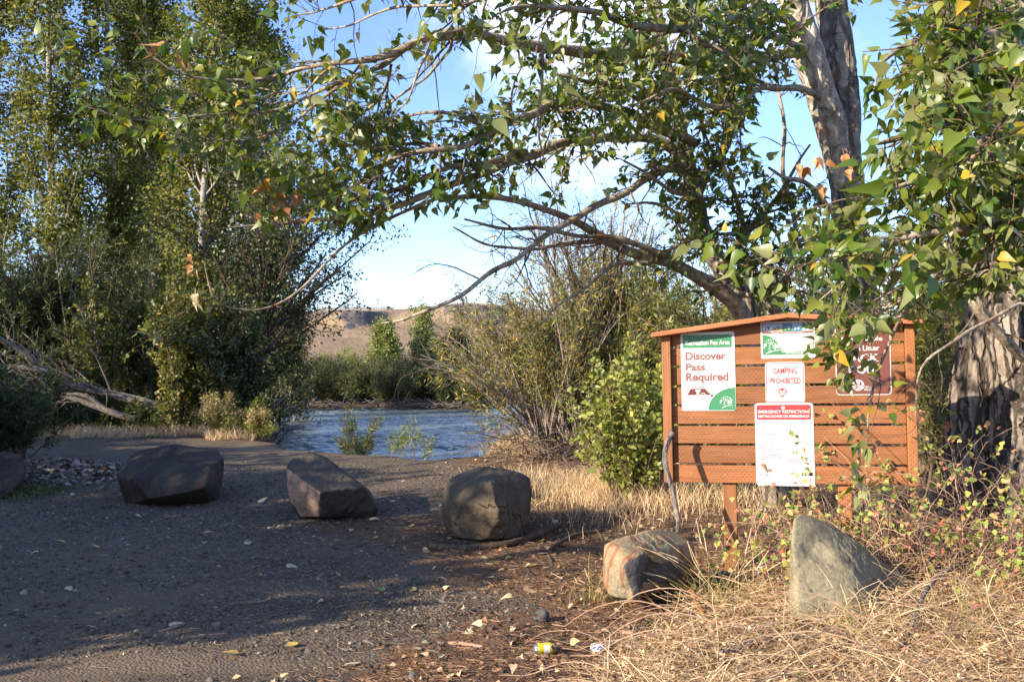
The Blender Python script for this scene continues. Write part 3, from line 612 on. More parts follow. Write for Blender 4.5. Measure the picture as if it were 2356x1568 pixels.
bush('autumn_shrub', 'low shrub with rusty autumn leaves behind the goldenrod clump', x_(560, 23.6), 23.6, 1.6, 2.4, 26, 340, 26, .08, OVAL, 'leaf_willow', 'twig', mixleaf=('leaf_wyellow', .2, 4))
for k, (u, Y, lb) in enumerate([(150, 25, 'low green undergrowth under the fallen tree at the far left'), (260, 24.8, 'low green undergrowth in front of the thicket beside the fallen trunk end'), (350, 24.3, 'low green undergrowth between the fallen trunk and the sunlit shrub')]): bush('undergrowth_shrub', lb, x_(u, Y), Y, .9, 2.4, 40, 260, 26, .10, group='low undergrowth along the left bank', t0=.02)
# goldenrod
for k, (u, h, lb) in enumerate([(505, .95, 'clump of seeding goldenrod on the left bank, the wider left clump'), (592, .75, 'smaller clump of seeding goldenrod beside the driftwood root')]):
    e = bush('goldenrod_clump', lb, x_(u, 22.3), 22.3, h, .9, 46, 160, 14, .075, SLIM, 'leaf_young', 'twig', group='goldenrod on the left bank', cat='wildflower', mixleaf=('goldenrod', .55, 22), rs=.006)

# far bank thicket: one mass of willows; light trees in it are things of their own
mb = MB(); Cs = []
for k in range(150):
    u = U(660, 1110); x0 = x_(u, 60)
    y0 = U(57.7, 67); 
    if sdist(x0, y0) < .15: y0 += .9
    h = U(1.5, 2.5)*(1.0 if y0 < 63 else 1.25)*(1 if u < 1040 else .8); n = 10; m = 6
    az = U(0, 2*PI, n); tl = np.abs(rng.normal(size=n))*.45; d = nrm(np.stack([np.cos(az)*tl, np.sin(az)*tl, np.ones(n)], -1))
    P = np.array([x0, y0, float(gz(x0, y0))-.1])+d[:, None, :]*(np.linspace(0, 1, m)[None, :, None]*h*U(.6, 1.05, n)[:, None, None]); P[:, :, 2] -= (np.linspace(0, 1, m)[None]**2)*tl[:, None]*.5
    Cs.append(P)
Cs = np.concatenate(Cs); V, F = tubes(Cs, np.full(Cs.shape[:2], .012), 3); mb.add(V, F, 0)
V, F = fill(Cs, 150, .19, SLIM, .16, out=.7, t0=.0, upn=.3); mb.add(V, F, 1)
tag(mb.build('riverbank_willows', [M['twig'], M['leaf_bank']]), 'low mass of dark green willows along the far river bank', 'willows', kind='stuff')
mb = MB(); P = []
for k in range(150):
    x0 = U(-13, -1.8); a0 = np.array([x0, 57.6+U(-.3, .4), WATER+.12+U(0, .22)]); d = nrm(np.array([U(-1, 1), U(-.3, .3), U(-.15, .3)])); P.append(a0+d*np.linspace(0, U(.5, 1.3), 5)[:, None])
V, F = tubes(np.array(P), np.full((150, 5), .022), 4); mb.add(V, F); tag(mb.build('drift_debris', [M['drift']]), 'line of driftwood debris at the foot of the far bank willows', 'driftwood', kind='stuff')
GF_ = 'light green trees standing beyond the far bank willows'
poplar('riverside_tree', 'rounded light green tree beyond the river, left of the taller one', x_(885, 72), 72, 4.3, .09, 1.9, per=46, lsize=.17, leaf='leaf_light', nl=44, ns=300, t0=.1, spread=.2, group=GF_)
poplar('riverside_tree', 'tallest light green tree beyond the river, under the cliff', x_(975, 74), 74, 5.6, .10, 2.3, per=34, lsize=.17, leaf='leaf_light', nl=40, ns=260, t0=.2, spread=.2, group=GF_)
poplar('riverside_tree', 'darker tree beyond the river just right of the tallest light green one', x_(1040, 76), 76, 3.6, .10, 2.3, per=40, lsize=.17, leaf='leaf_bank', nl=40, ns=260, t0=.1, spread=.2, group=GF_)
bush('riverside_shrub', 'yellow-green shrub mass beyond the river at the foot of the hill', x_(800, 80), 80, 3.4, 5.5, 60, 420, 40, .2, leaf='leaf_light', lsp=.14)
bush('riverside_shrub', 'pale shrub beyond the river between the light green trees and the right willow', x_(1090, 80), 80, 3.6, 5.5, 60, 420, 40, .2, leaf='leaf_light', lsp=.14)

# willows on the right bank
bush('willow_shrub', 'sprawling willow with bare grey twigs and yellow tips beside the river', x_(1290, 17.6), 17.6, 3.2, 3.4, 60, 620, 22, .10, leaf='leaf_wyellow', wood='twig_pale', lean=(-.22, 0), mixleaf=('leaf_willow', .0, 9), bare=34, tw=.8, t0=.35, rs=.008)
bush('willow_shrub', 'tall yellow and green willow behind the bare-twigged one', x_(1400, 19.5), 19.5, 4.7, 2.6, 60, 760, 24, .10, leaf='leaf_wyellow', wood='twig', t0=.08, bare=26, tw=.8, mixleaf=('leaf_willow', .0, 8))
bush('willow_shrub', 'green willow between the yellow willow and the kiosk', x_(1500, 18.5), 18.5, 3.4, 2.8, 54, 620, 26, .10, leaf='leaf_young', wood='twig', t0=.06, mixleaf=('leaf_willow', .0, 16))
bush('cottonwood_sapling', 'bright green young cottonwood shrub just left of the kiosk', x_(1452, 11.4), 11.4, 1.75, 1.5, 30, 260, 15, .066, OVAL, 'leaf_youngy', 'twig', lean=(-.08, 0), tw=.6, t0=.12)
bush('cottonwood_sapling', 'slim yellow-green sapling touching the left post of the kiosk', x_(1515, 12.2), 12.2, 1.7, .8, 14, 130, 14, .066, OVAL, 'leaf_youngy', 'twig', tw=.6)
GB = 'willows behind the kiosk'
for k, (u, Y, h, s_, lf, lb) in enumerate([(1600, 17, 3.0, 3, 'leaf_olive', 'olive willow seen through the slats at the left half of the kiosk'), (1760, 16, 3.2, 3, 'leaf_olive', 'olive willow seen above the peak of the kiosk roof'),
        (1930, 15.5, 3.4, 3, 'leaf_willow', 'green willow behind the right half of the kiosk'), (2150, 13.5, 3.3, 2.4, 'leaf_olive', 'bright willow filling the gap between the kiosk and the big trunks'), (2330, 15, 4, 3, 'leaf_willow', 'dark willow behind the pair of furrowed trunks'),
        (2230, 21, 4.6, 4, 'leaf_light', 'tall pale willow far behind the kiosk to the right'), (1650, 23, 4., 4, 'leaf_light', 'pale willow far behind the leaning trunks')]):
    bush('willow_shrub', lb, x_(u, Y), Y, h, s_, 46, 520, 34, .11, leaf=lf, group=GB, wood='twig', t0=.06)

# river-edge plants
bush('willow_shrub', 'small upright willow shrub on the gravel edge in front of the water', x_(822, 18.9), 18.6, 1.05, .8, 16, 70, 18, .08, leaf='leaf_olive', wood='twig', rs=.008, mixleaf=('leaf_willow', .0, 12), sink=-.12)
for k, (u, v, h) in enumerate([(790, 1035, .35)]): bush('dry_shrub', 'small tawny dry shrub left of the upright willow at the water', x_(u, 19.2), 19.2, .55, .8, 24, 120, 8, .05, leaf='grass', wood='twig', sink=-.1)
for k, (u, Y, h, lb) in enumerate([(905, 17.0, .5, 'first'), (950, 16.7, .70, 'third'), (985, 16.6, .5, 'fourth'), (925, 16.8, .55, 'second')]):
    bush('willow_sprout', 'grey-green willow sprout at the water edge, %s from the left in its row' % lb, x_(u, Y), Y, h, .3, 6, 14, 12, .075, leaf='leaf_light', wood='twig', rs=.007, group='willow sprouts at the gravel edge', sink=.02)

# fallen tree at left
def limb(pts, m=26, wig=.02, seed=1):
    q = np.array([np.append(at(u, v, Y + (1.1*min(max((1050-u)/450., 0), 1) if Y < 9 and v < 780 else 0)), r) for u, v, Y, r in pts]); q = resample(q, m, 0); w_ = q[:, :3].copy()
    s = np.linspace(0, 1, m)*np.linalg.norm(q[-1, :3]-q[0, :3])
    for a_ in range(3): w_[:, a_] += wig*vnoise(P3(s*2.2, seed*3.3, a_*5.1), seed)*np.minimum(np.arange(m), 3)/3
    return w_[None], q[None, :, 3]
fe = ground_pt(330, 985); e = empty('fallen_tree', fe, 'pale trunks of a fallen tree lying across the willow thicket', 'fallen tree')
T1 = limb([(400, 948, 24.6, .13), (330, 925, 24.4, .12), (200, 893, 24.2, .095), (140, 880, 24, .09), (95, 850, 24, .075), (60, 815, 23.8, .065), (-40, 755, 23.6, .06)]); T2 = limb([(310, 965, 23.9, .085), (240, 942, 23.8, .08), (130, 905, 23.6, .07), (0, 893, 23.4, .07), (-80, 885, 23.4, .06)])
T3 = limb([(150, 880, 24, .09), (90, 850, 23.8, .08), (0, 845, 23.8, .07), (-60, 840, 23.6, .05)]); T4 = limb([(245, 940, 23.8, .05), (190, 908, 23.7, .05), (110, 912, 23.6, .045), (0, 905, 23.5, .035)])
mb = MB(); mb.add(*tubes(T1[0], T1[1], 10)); mb.build('trunk', [M['bark_log']], e, fe)
for T_ in (T2, T3, T4): mb = MB(); mb.add(*tubes(T_[0], T_[1], 8)); mb.build('branch', [M['bark_log']], e, fe)
PP = np.concatenate([resample(T_[0][0], 20)[None] for T_ in (T1, T2, T3, T4)]); RR = np.full((4, 20), .05)
C, Rc, _ = grow(PP, RR, 70, 1.2, .8, 8, .3, 1, curl=.12, rmin=.008, drift=(-.1, 0, 0)); C2, R2, _ = grow(C, Rc, 170, .6, .6, 6, .2, 1, curl=.15, rmin=.005)
mb = MB(); mb.add(*tubes(C, Rc, 5)); mb.add(*tubes(C2, R2, 3)); mb.build('dead_twig', [M['twig_pale']], e, fe)
mb = MB(); lv = fill(C2[:110], 7, .09, OVAL, .02); mb.add(lv[0], lv[1]); mb.build('foliage', [M['leaf_olive']], e, fe)
# driftwood root at the corner of the bank
re_ = ground_pt(608, 1000); e = empty('driftwood_root', re_, 'tangled grey upturned root at the corner of the left bank', 'driftwood')
C = []; n = 60
b0 = re_+np.array([0, -.1, .3])
for k in range(n):
    d = nrm(np.array([rng.normal()*.45+.25, rng.normal()*.4, abs(rng.normal())*.7+.1])); m = 8; P = [b0+np.array([U(-.25, .35), U(-.2, .2), U(-.4, .35)])]; Ln = U(.5, 1.35)
    for j in range(m-1): P.append(P[-1]+d*Ln/m); d = nrm(d+.28*rng.normal(size=3))
    C.append(P)
C = np.array(C); R = U(.008, .022, n)[:, None]*np.linspace(1, .25, 8)[None]; C2, R2, _ = grow(C, R, 200, .3, .7, 5, .1, 1, curl=.3, rmin=.003)
mb = MB(); mb.add(*tubes(C, R, 6)); mb.build('root', [M['drift']], e, re_); mb = MB(); mb.add(*tubes(C2, R2, 3)); mb.build('rootlet', [M['twig']], e, re_)

# ------------------------------------------------------------------ boulders
def hullplanes(pts):
    bm = bmesh.new(); [bm.verts.new(tuple(p)) for p in pts]; bmesh.ops.convex_hull(bm, input=bm.verts[:]); bm.normal_update()
    c = np.mean(pts, 0); n = []; d = []
    bmesh.ops.recalc_face_normals(bm, faces=bm.faces[:])
    for f in bm.faces:
        nn_ = np.array(f.normal); dd = nn_@(np.array(f.verts[0].co)-c)
        if dd < 0: nn_, dd = -nn_, -dd
        if dd > 1e-4 and not any(nn_@m_ > .9995 and abs(dd-e_) < .02 for m_, e_ in zip(n, d)): n.append(nn_); d.append(dd)
    bm.free(); return c, np.array(n), np.array(d)
bmi = bmesh.new(); bmesh.ops.create_icosphere(bmi, subdivisions=7, radius=1); ICO_V = np.array([v.co[:] for v in bmi.verts]); ICO_F = np.array([[v.index for v in f.verts] for f in bmi.faces]); bmi.free()
bmi = bmesh.new(); bmesh.ops.create_icosphere(bmi, subdivisions=3, radius=1); IC3_V = np.array([v.co[:] for v in bmi.verts]); IC3_F = np.array([[v.index for v in f.verts] for f in bmi.faces]); bmi.free()
def boulder(label, pts, mat, p=34, amp=.014, seed=1, fs=2.2, mat2=None, face2=None, name='boulder', group='boulders set in a row to close the gravel', dents=()):
    W = np.array([at(u, v, Y) for u, v, Y in pts]); c, n, d = hullplanes(W)
    dots = ICO_V@n.T; q = np.maximum(dots, 0)/d[None]; r = 1/np.maximum((q**p).sum(1), 1e-12)**(1/p)
    V = c+ICO_V*r[:, None]; am = n[np.argmax(q, 1)]
    V = V + ICO_V*(amp*1.2*fbm(V*fs*1.3, 5, seed, .6)-1.0*amp*np.abs(fbm(V*6, 5, seed+9, .62))-.45*amp*np.abs(fbm(V*24, 3, seed+5)))[:, None]
    for dc, dr, dd in dents:
        k = np.exp(-((V-at(*dc))**2).sum(1)/dr**2); V = V - am*(k*dd)[:, None]
    me = npmesh(name, V-np.array([c[0], c[1], 0]), [ICO_F]); o = link(name, me, None, [m for m in (mat, mat2) if m]); o.location = (c[0], c[1], 0)
    if face2 is not None:
        if hasattr(face2[0], '__len__'):
            a_, b_, c_ = (at(*q_) for q_ in face2); face2 = nrm(np.cross(b_-a_, c_-a_)); face2 = face2 if face2[1] < 0 else -face2
        fn = am[ICO_F].mean(1); me.polygons.foreach_set('material_index', (nrm(fn)@nrm(np.array(face2, float)) > .88).astype(np.int32)); me.update()
    return tag(o, label, 'boulder', group)
boulder('low dark angular boulder with a sloping front face, widest of the row', [(318,1036,12.0),(395,1018,12.1),(500,1032,12.2),(268,1096,11.6),(285,1058,11.9),(300,1100,11.25),(345,1148,11.1),(435,1130,11.05),(477,1118,11.1),(481,1073,11.4),(517,1050,11.8),(519,1062,11.8),(508,1130,11.8),(290,1162,11.7),(270,1112,11.6),(400,1168,11.6),(480,1168,11.6),(498,1168,11.9),
    (320,1040,13.1),(480,1035,13.2),(300,1160,13.0),(500,1160,13.0)], M['basalt'], 70, .009, 3, dents=[((360,1110,11.15), .16, .02)])
boulder('leaning boulder with a pinkish broken left face beside the widest dark one', [(655,1074,10.3),(660,1064,10.35),(737,1132,9.85),(734,1190,10.0),(666,1150,10.22),(692,1193,10.18),(715,1037,10.75),(750,1048,10.85),(688,1043,10.7),(790,1085,10.5),(840,1119,10.15),(873,1170,10.35),(862,1190,10.45),(800,1194,10.3),
    (700,1045,11.3),(760,1060,11.3),(850,1125,11.2),(680,1185,11.1),(865,1185,11.1)], M['basalt_grey'], 60, .011, 5, mat2=M['broken_face'], face2=((655,1074,10.3),(737,1132,9.85),(666,1150,10.22)), dents=[((705,1068,10.5), .09, .05)])
boulder('rounded brown cracked boulder nearest the sign, with sticks at its foot', [(1011,1160,9.15),(1016,1118,9.25),(1046,1092,9.3),(1100,1073,9.45),(1122,1071,9.4),(1160,1072,9.5),(1205,1086,9.5),(1225,1100,9.45),(1227,1150,9.35),(1213,1195,9.25),(1205,1235,9.3),(1020,1208,9.15),(1052,1238,9.0),(1120,1242,8.85),(1180,1240,8.95),(1128,1105,8.85),(1150,1180,8.68),(1050,1150,8.85),(1040,1190,8.95),(1060,1110,9.0),
    (1040,1100,10.2),(1200,1100,10.2),(1030,1225,9.9),(1210,1225,10)], M['basalt_brown'], 55, .011, 8, dents=[((1150,1150,8.75), .035, .035), ((1158,1185,8.75), .035, .04), ((1166,1215,8.8), .035, .035)])
boulder('dark boulder cut off by the left edge beside the pile of bark', [(-70,1050,12.6),(0,1034,12.6),(30,1036,12.6),(62,1065,12.4),(66,1090,12.4),(45,1120,12.2),(20,1150,12.2),(-60,1155,12),(-90,1100,12.2),(-60,1060,13.6),(40,1060,13.6),(20,1140,13.6),(-80,1140,13.5)], M['basalt'], 22, .014, 13)
boulder('banded tan sandstone block with a dark broken right end', [(1386,1250,6.55),(1400,1240,6.55),(1460,1232,6.70),(1500,1215,7.00),(1560,1222,7.30),(1600,1250,7.20),(1590,1290,7.00),(1383,1330,6.55),(1400,1360,6.50),(1460,1385,6.40),(1480,1370,6.40),(1480,1270,6.45),(1440,1275,6.40),(1540,1290,6.70),(1560,1340,6.90),(1400,1370,6.50),(1430,1300,6.35),
    (1420,1250,7.20),(1420,1340,7.20),(1600,1330,7.70)], M['sandstone'], 32, .010, 17, mat2=M['grey_dark'], face2=(.55, -.83, -.1), fs=3, dents=[((1525,1320,6.60), .13, .10), ((1500,1345,6.50), .09, .07)])
boulder('tall pale grey wedge-shaped rock in front of the right kiosk post', [(1818,1195,6.2),(1824,1181,6.25),(1850,1177,6.3),(1885,1190,6.35),(1935,1222,6.4),(2000,1262,6.5),(2060,1312,6.6),(2098,1335,6.65),(2106,1362,6.6),(2085,1430,6.3),(1812,1380,6.05),(1810,1430,6.0),(1834,1425,5.82),(1834,1280,6.05),(1822,1235,6.12),(1980,1430,5.85),(1960,1310,6.1),(2040,1390,6.15),
    (1850,1190,6.7),(1900,1200,6.7),(2090,1340,7.1),(1830,1400,6.7),(2000,1420,7.0)], M['grey_rock'], 50, .011, 23, dents=[((1880,1260,6.1), .10, .03), ((1900,1360,5.95), .12, .02)])
def stone(name, label, u, v, r, mat, sq=(1, 1, .8), seed=3, group=None):
    p = ground_pt(u, v); V = IC3_V*np.array(sq)*r; V = V*(1+.22*fbm(IC3_V*1.6, 3, seed))[:, None]
    me = npmesh(name, V, [IC3_F]); o = link(name, me, None, [mat]); o.location = (p[0], p[1], p[2]+r*.35); o.rotation_euler = (.2, .1, seed)
    return tag(o, label, 'stone', group)
stone('stone', 'fist-sized dark stone alone on the gravel below the boulders', 1245, 1428, .055, M['grey_dark'], (.9, .9, 1.1), 4)
stone('stone', 'reddish brown stone at the foot of the banded sandstone block', 1627, 1355, .06, M['broken_face'], (1.4, .8, .6), 8)
stone('stone', 'pair-sized grey stone on the far gravel near the thicket, the upper one', 292, 1000, .13, M['basalt_grey'], (1, .9, .8), 12, 'stones on the far gravel')
stone('stone', 'grey stone on the far gravel near the thicket, lower left of the darker one', 264, 1003, .12, M['grey_dark'], (1.2, .9, .7), 15, 'stones on the far gravel')

# gravel stones, duff, litter: ground cover nobody could count
def scatter(n, x0, x1, y0, y1, keep, p=1.6):
    x = U(x0, x1, n); y = y0+(y1-y0)*U(0, 1, n)**p
    fr = np.abs(x) < y*.56+.4; x, y = x[fr], y[fr]; k = keep(x, y) & (sdist(x, y) > .35); x, y = x[k], y[k]
    return P3(x, y, gz(x, y))
bmi = bmesh.new(); bmesh.ops.create_icosphere(bmi, subdivisions=1, radius=1); I1V = np.array([v.co[:] for v in bmi.verts]); I1F = np.array([[v.index for v in f.verts] for f in bmi.faces]); bmi.free()
pos = scatter(120000, -8, 5.5, 4.4, 16, lambda x, y: U(0, 1, len(x)) > .75*litter(x, y)+.5*sstep(.1, .3, fbm(P3(x*.45, y*.45), 3, 55))+.8*dustf(x, y)); n = len(pos)
sz = np.exp(rng.normal(size=n)*.45)*.0065; J = I1V[None]*(1+.3*rng.normal(size=(n, 12, 1))*.7)*np.stack([U(.8, 1.4, n), U(.8, 1.4, n), U(.5, .9, n)], -1)[:, None]
V = (pos+P3(0, 0, sz*.25))[:, None]+J*sz[:, None, None]
me = npmesh('gravel', V.reshape(-1, 3), [(I1F[None]+(np.arange(n)*12)[:, None, None]).reshape(-1, 3)], smooth=False); tag(link('gravel', me, None, [M['stone']]), 'loose dark grey gravel over the clearing', 'gravel', kind='stuff')
def flatleaves(pos, size, tpl, tilt=.35, lift=.01):
    n = len(pos); az = U(0, 2*PI, n); D = np.stack([np.cos(az), np.sin(az), .15*rng.normal(size=n)], -1); Nn = np.stack([tilt*rng.normal(size=n), tilt*rng.normal(size=n), np.ones(n)], -1)
    return leafmesh(pos+P3(0, 0, lift+size*.12), D, Nn, size, tpl, .5)
HL = (HEART[0][:12]-HEART[0][0], [np.array([(0,1,2,10),(0,10,8,9)]), np.array([(10,2,3),(10,3,4),(10,4,11),(11,4,5),(11,5,6),(11,6,10),(10,6,7),(10,7,8)])])
pos = scatter(60000, -3.5, 6.5, 4.4, 17, lambda x, y: U(0, 1, len(x)) < .05+.95*litter(x, y)); n = len(pos)
az = U(0, 2*PI, n); Ln = U(.02, .09, n); d = np.stack([np.cos(az), np.sin(az), .12*rng.normal(size=n)], -1); P = (pos+P3(0, 0, U(.004, .02, n)))[:, None]+d[:, None]*(Ln[:, None]*np.linspace(-.5, .5, 3)[None])[..., None]
P[:, 1] += rng.normal(size=(n, 3))*.004
mb = MB(); mb.add(*tubes(P, (U(.0009, .0028, n))[:, None]*np.ones((1, 3)), 3)); tag(mb.build('needle_duff', [M['duff']]), 'brown bed of broken twigs and bits under the trees', 'duff', kind='stuff')
pos = scatter(26000, -2.5, 6.5, 4.4, 17, lambda x, y: U(0, 1, len(x)) < .02+.5*litter(x, y)**2+.4*strawf(x, y)); n = len(pos)
mb = MB(); lv = flatleaves(pos, U(.018, .05, n), DIA, .6); mb.add(lv[0], lv[1], 0); k = pos[rng.integers(0, n, 700)]; lv = flatleaves(k, U(.04, .075, len(k)), HL, .5, .012); mb.add(lv[0], lv[1], 1)
tag(mb.build('leaf_litter', [M['duff'], M['litter_pale']]), 'dry leaf litter under the kiosk and around the boulders', 'leaf litter', kind='stuff')
# bark heap
n = 5200; x = -6.7+rng.normal(size=n)*.45; y = 14.2+rng.normal(size=n)*.55; x = x+np.abs(rng.normal(size=n))*.25; pos = P3(x, y, gz(x, y)+.01); k = sdist(x, y) > 1; pos = pos[k]
mb = MB(); lv = flatleaves(pos, U(.05, .13, len(pos)), OVAL, .9, .015); mb.add(lv[0], lv[1]); tag(mb.build('bark_heap', [M['barkchip']]), 'heap of curled grey bark and dead leaves between the two left boulders', 'bark heap', kind='stuff')
# individual fallen leaves the photo shows on the gravel
LF = [(155,1360,0),(222,1447,0),(320,1190,0),(470,1228,1),(590,1325,1),(660,1303,0),(570,1255,0),(465,1250,0),(150,1250,1),(78,1272,0),(530,1270,0),(825,1528,0),(785,1498,0),(840,1477,0),(548,1507,1),(1010,1385,0),(840,1390,0),(880,1364,2),(1105,1360,0),(1135,1300,0),
    (1255,1275,0),(1300,1180,0),(1175,1283,1),(1215,1360,0),(935,1220,2),(900,1155,0),(880,1105,0),(1005,1140,0),(850,1196,0),(640,1228,0),(345,1155,0),(225,1262,1),(1225,1305,1),(1418,1377,1),(1110,1283,0),(770,1250,2),(735,1240,0),(860,1170,0),(1040,1555,0),(1010,1505,0),(675,1490,1),(955,1440,0),
    (985,1075,0),(1015,1100,0),(1085,1150,0),(595,1157,0),(390,1440,0),(700,1250,0)]
WHERE = lambda u, v: ('near the foot of the boulder row' if v < 1200 else 'in front of the cracked boulder' if u > 950 and v < 1330 else 'on the open gravel at the left' if u < 500 else 'on the sunlit ground near the bottom edge' if v > 1430 else 'on the shaded gravel in the middle')
lm = {}
for kk, nm, mt in ((0, 'pale', 'litter_pale'), (1, 'orange-yellow', 'litter_yellow'), (2, 'green-yellow', 'leaf_young')):
    V, F = leafmesh(np.zeros((1, 3)), np.array([[1., 0, .1]]), np.array([[.15, .1, 1]]), np.array([1.]), HL, .3); me = npmesh('fallen_leaf', V, F, [0]*len(F)); me.materials.append(M[mt]); lm[kk] = (nm, me)
for k, (u, v, c) in enumerate(LF):
    p = ground_pt(u, v); o = bpy.data.objects.new('fallen_leaf', lm[c][1]); COL.objects.link(o); o.location = (p[0], p[1], p[2]+.016); o.rotation_euler = (U(-.1, .5), U(-.35, .35), U(0, 2*PI)); s = U(.075, .10)*(1.35 if v < 1200 else 1); o.scale = (s, s*U(.7, 1.1), s)
    mates = sorted([q_ for q_ in LF if q_[2] == c and WHERE(q_[0], q_[1]) == WHERE(u, v)]); r_ = mates.index((u, v, c))
    ORD = ['leftmost', 'second from left', 'third from left', 'fourth from left', 'fifth from left', 'sixth from left', 'seventh from left', 'eighth from left', 'ninth from left', 'tenth from left', 'eleventh from left', 'twelfth from left', 'thirteenth from left']
    tag(o, '%s fallen leaf %s%s' % (lm[c][0], WHERE(u, v), '' if len(mates) == 1 else ', '+ORD[r_]), 'fallen leaf', 'fallen leaves on the gravel')

# sticks and logs
def stick(name, label, pts, mat, m=22, wig=.012, seed=1, k=8, twigs=0, cat='stick', group=None, off=0.):
    q = []
    for u, v, r, h in pts:
        p = ground_pt(u, v); q.append([p[0], p[1], p[2]+r*.8+h, r])
    q = resample(np.array(q), m, wig, seed); P, R = q[None, :, :3], q[None, :, 3]; b = q[0, :3].copy(); e = empty(name, b, label, cat, group)
    mb = MB(); mb.add(*tubes(P, R*(1+.12*vnoise(P3(np.arange(m)*.9, seed, 0), 2))[None], k, True)); mb.build('stem', [mat], e, b)
    if twigs:
        C, Rc, _ = grow(P, R, twigs, .3, .8, 6, .1, .95, curl=.12, rmin=.003); C[:, :, 2] = np.maximum(C[:, :, 2], gz(C[:, :, 0], C[:, :, 1])+.008); mb = MB(); mb.add(*tubes(C, Rc, 4)); mb.build('twig', [mat], e, b)
    return e
stick('branch_log', 'thick rough stick lying in front of the cracked boulder', [(988,1262,.03,0),(1060,1265,.034,0),(1120,1262,.032,0),(1180,1255,.030,0),(1240,1238,.027,.02),(1290,1218,.022,.03)], M['log'], twigs=5, seed=3)
stick('branch_log', 'thinner dark stick behind the thick rough one', [(985,1253,.018,0),(1060,1250,.02,0),(1120,1249,.02,0),(1190,1240,.016,0)], M['log'], seed=5)
stick('branch_log', 'crooked forked stick right of the cracked boulder', [(1270,1292,.012,0),(1265,1270,.014,0),(1300,1248,.016,.02),(1340,1235,.015,.03),(1390,1228,.012,.03)], M['log'], twigs=4, seed=7)
stick('branch_log', 'short brown stick on the dark gravel at left', [(370,1452,.010,0),(400,1444,.010,.005),(425,1433,.008,0)], M['vine'], seed=8)
stick('branch_log', 'short brown stick at the bottom left edge of the sunlight', [(198,1510,.009,0),(230,1502,.009,0),(260,1495,.006,0)], M['vine'], seed=9)
stick('branch_log', 'dark brown stick in the strip of sun at lower left', [(455,1460,.006,0),(490,1458,.006,0),(520,1456,.005,0)], M['vine'], seed=10)
stick('branch_log', 'thin pale twig on the brown bed below the sandstone block', [(1215,1330,.005,0),(1218,1320,.005,.01),(1212,1310,.004,.01)], M['drift'], seed=11)
stick('branch_log', 'long reddish stick at the bottom center of the ground', [(900,1562,.008,0),(960,1552,.009,0),(1020,1540,.007,0)], M['vine'], seed=12)
stick('branch_log', 'orange-brown broken stick above the yellow can', [(1015,1480,.012,0),(1060,1482,.013,0),(1110,1490,.011,0)], M['vine'], seed=13)
stick('branch_log', 'grey stick lying behind the grass between sandstone and grey rock', [(1640,1322,.02,0),(1700,1326,.024,0),(1760,1330,.02,0)], M['drift'], seed=14)
stick('branch_log', 'twisted grey branch arching through the dry grass at lower right', [(1540,1568,.014,.02),(1600,1550,.018,.08),(1680,1545,.018,.1),(1760,1520,.018,.1),(1860,1500,.016,.08),(1930,1530,.014,.06)], M['drift'], seed=15)
stick('branch_log', 'dark curved branch in the dry grass right of the grey rock', [(2040,1560,.012,.05),(2090,1510,.013,.12),(2130,1440,.014,.2),(2180,1400,.014,.22),(2260,1350,.012,.24)], M['drift'], seed=16)
stick('branch_log', 'leaning pale stick beside the right end of the grey rock', [(2100,1385,.012,.0),(2075,1370,.013,.14),(2050,1350,.014,.26)], M['drift'], seed=17)
stick('branch_log', 'flat orange splintered board stuck in the dry grass', [(1650,1480,.018,.0),(1620,1440,.02,.06),(1590,1400,.018,.13)], M['slat'], seed=18, k=4)

# ------------------------------------------------------------------ litter: cans, paper
def can(label, u, v, rz, crushed):
    p = ground_pt(u, v); e = empty('drink_can', (p[0], p[1], p[2]+.036), label, 'can', rot=(0, 0, rz)); n = 28; z = np.linspace(0, 1, 15); rad = np.array([.024,.029,.032]+[.033]*9+[.031,.027,.025]); mb = MB()
    th = np.arange(n)*2*PI/n; V = np.stack([np.broadcast_to(z[:, None]*.12-.06, (15, n)), rad[:, None]*np.cos(th)[None], rad[:, None]*np.sin(th)[None]], -1)
    if crushed: f = 1-.62*np.exp(-((z-.5)/.16)**2); V[:, :, 2] *= f[:, None]; V[:, :, 1] *= (1+.25*np.exp(-((z-.5)/.2)**2))[:, None]
    V = V.reshape(-1, 3)+.0016*vnoise(V.reshape(-1, 3)*60, 4)[:, None]; a = np.arange(14)[:, None]*n; b = np.arange(n)[None]; c = (b+1) % n
    Fq = np.stack([a+b, a+c, a+n+c, a+n+b], -1); body = Fq[2:13].reshape(-1, 4); ends = np.concatenate([Fq[:2].reshape(-1, 4), Fq[13:].reshape(-1, 4)])
    mb.add(V, [body], 0); mb.F.append(ends.astype(np.int64)); mb.M.append(1)
    o = mb.build('body', [M['canyellow'], M['steel']], e); 
    m2 = MB()
    for xx, rr_, sg in ((-.0595, .024, 1), (.0595, .025, -1)):
        Vv = np.concatenate([[(xx+sg*.004, 0, 0)], np.stack([np.full(n, xx), rr_*np.cos(th), rr_*np.sin(th)], -1)]); m2.add(Vv, np.stack([np.zeros(n, int), 1+np.arange(n), 1+(np.arange(n)+1) % n], -1))
    m2.build('lid', [M['steel']], e)
    m3 = MB(); f2 = slice(0, 1); hh = np.linspace(-.9, .9, 6); zz = np.linspace(.42, .72, 4)
    Vb = np.array([[(z_*.12-.06, -.0338*math.cos(h), .0338*math.sin(h)) for h in hh] for z_ in zz]).reshape(-1, 3); a = np.arange(3)[:, None]*6; b = np.arange(5)[None]
    if not crushed: m3.add(Vb, np.stack([a+b, a+b+1, a+b+7, a+b+6], -1).reshape(-1, 4)); m3.build('label_band', [M['white']], e)
    return e
can('yellow drink can with a silver end lying in the dry litter at the bottom', 1252, 1505, .25, False)
can('crushed yellow can lying at the foot of the banded sandstone block', 1582, 1362, -.15, True)
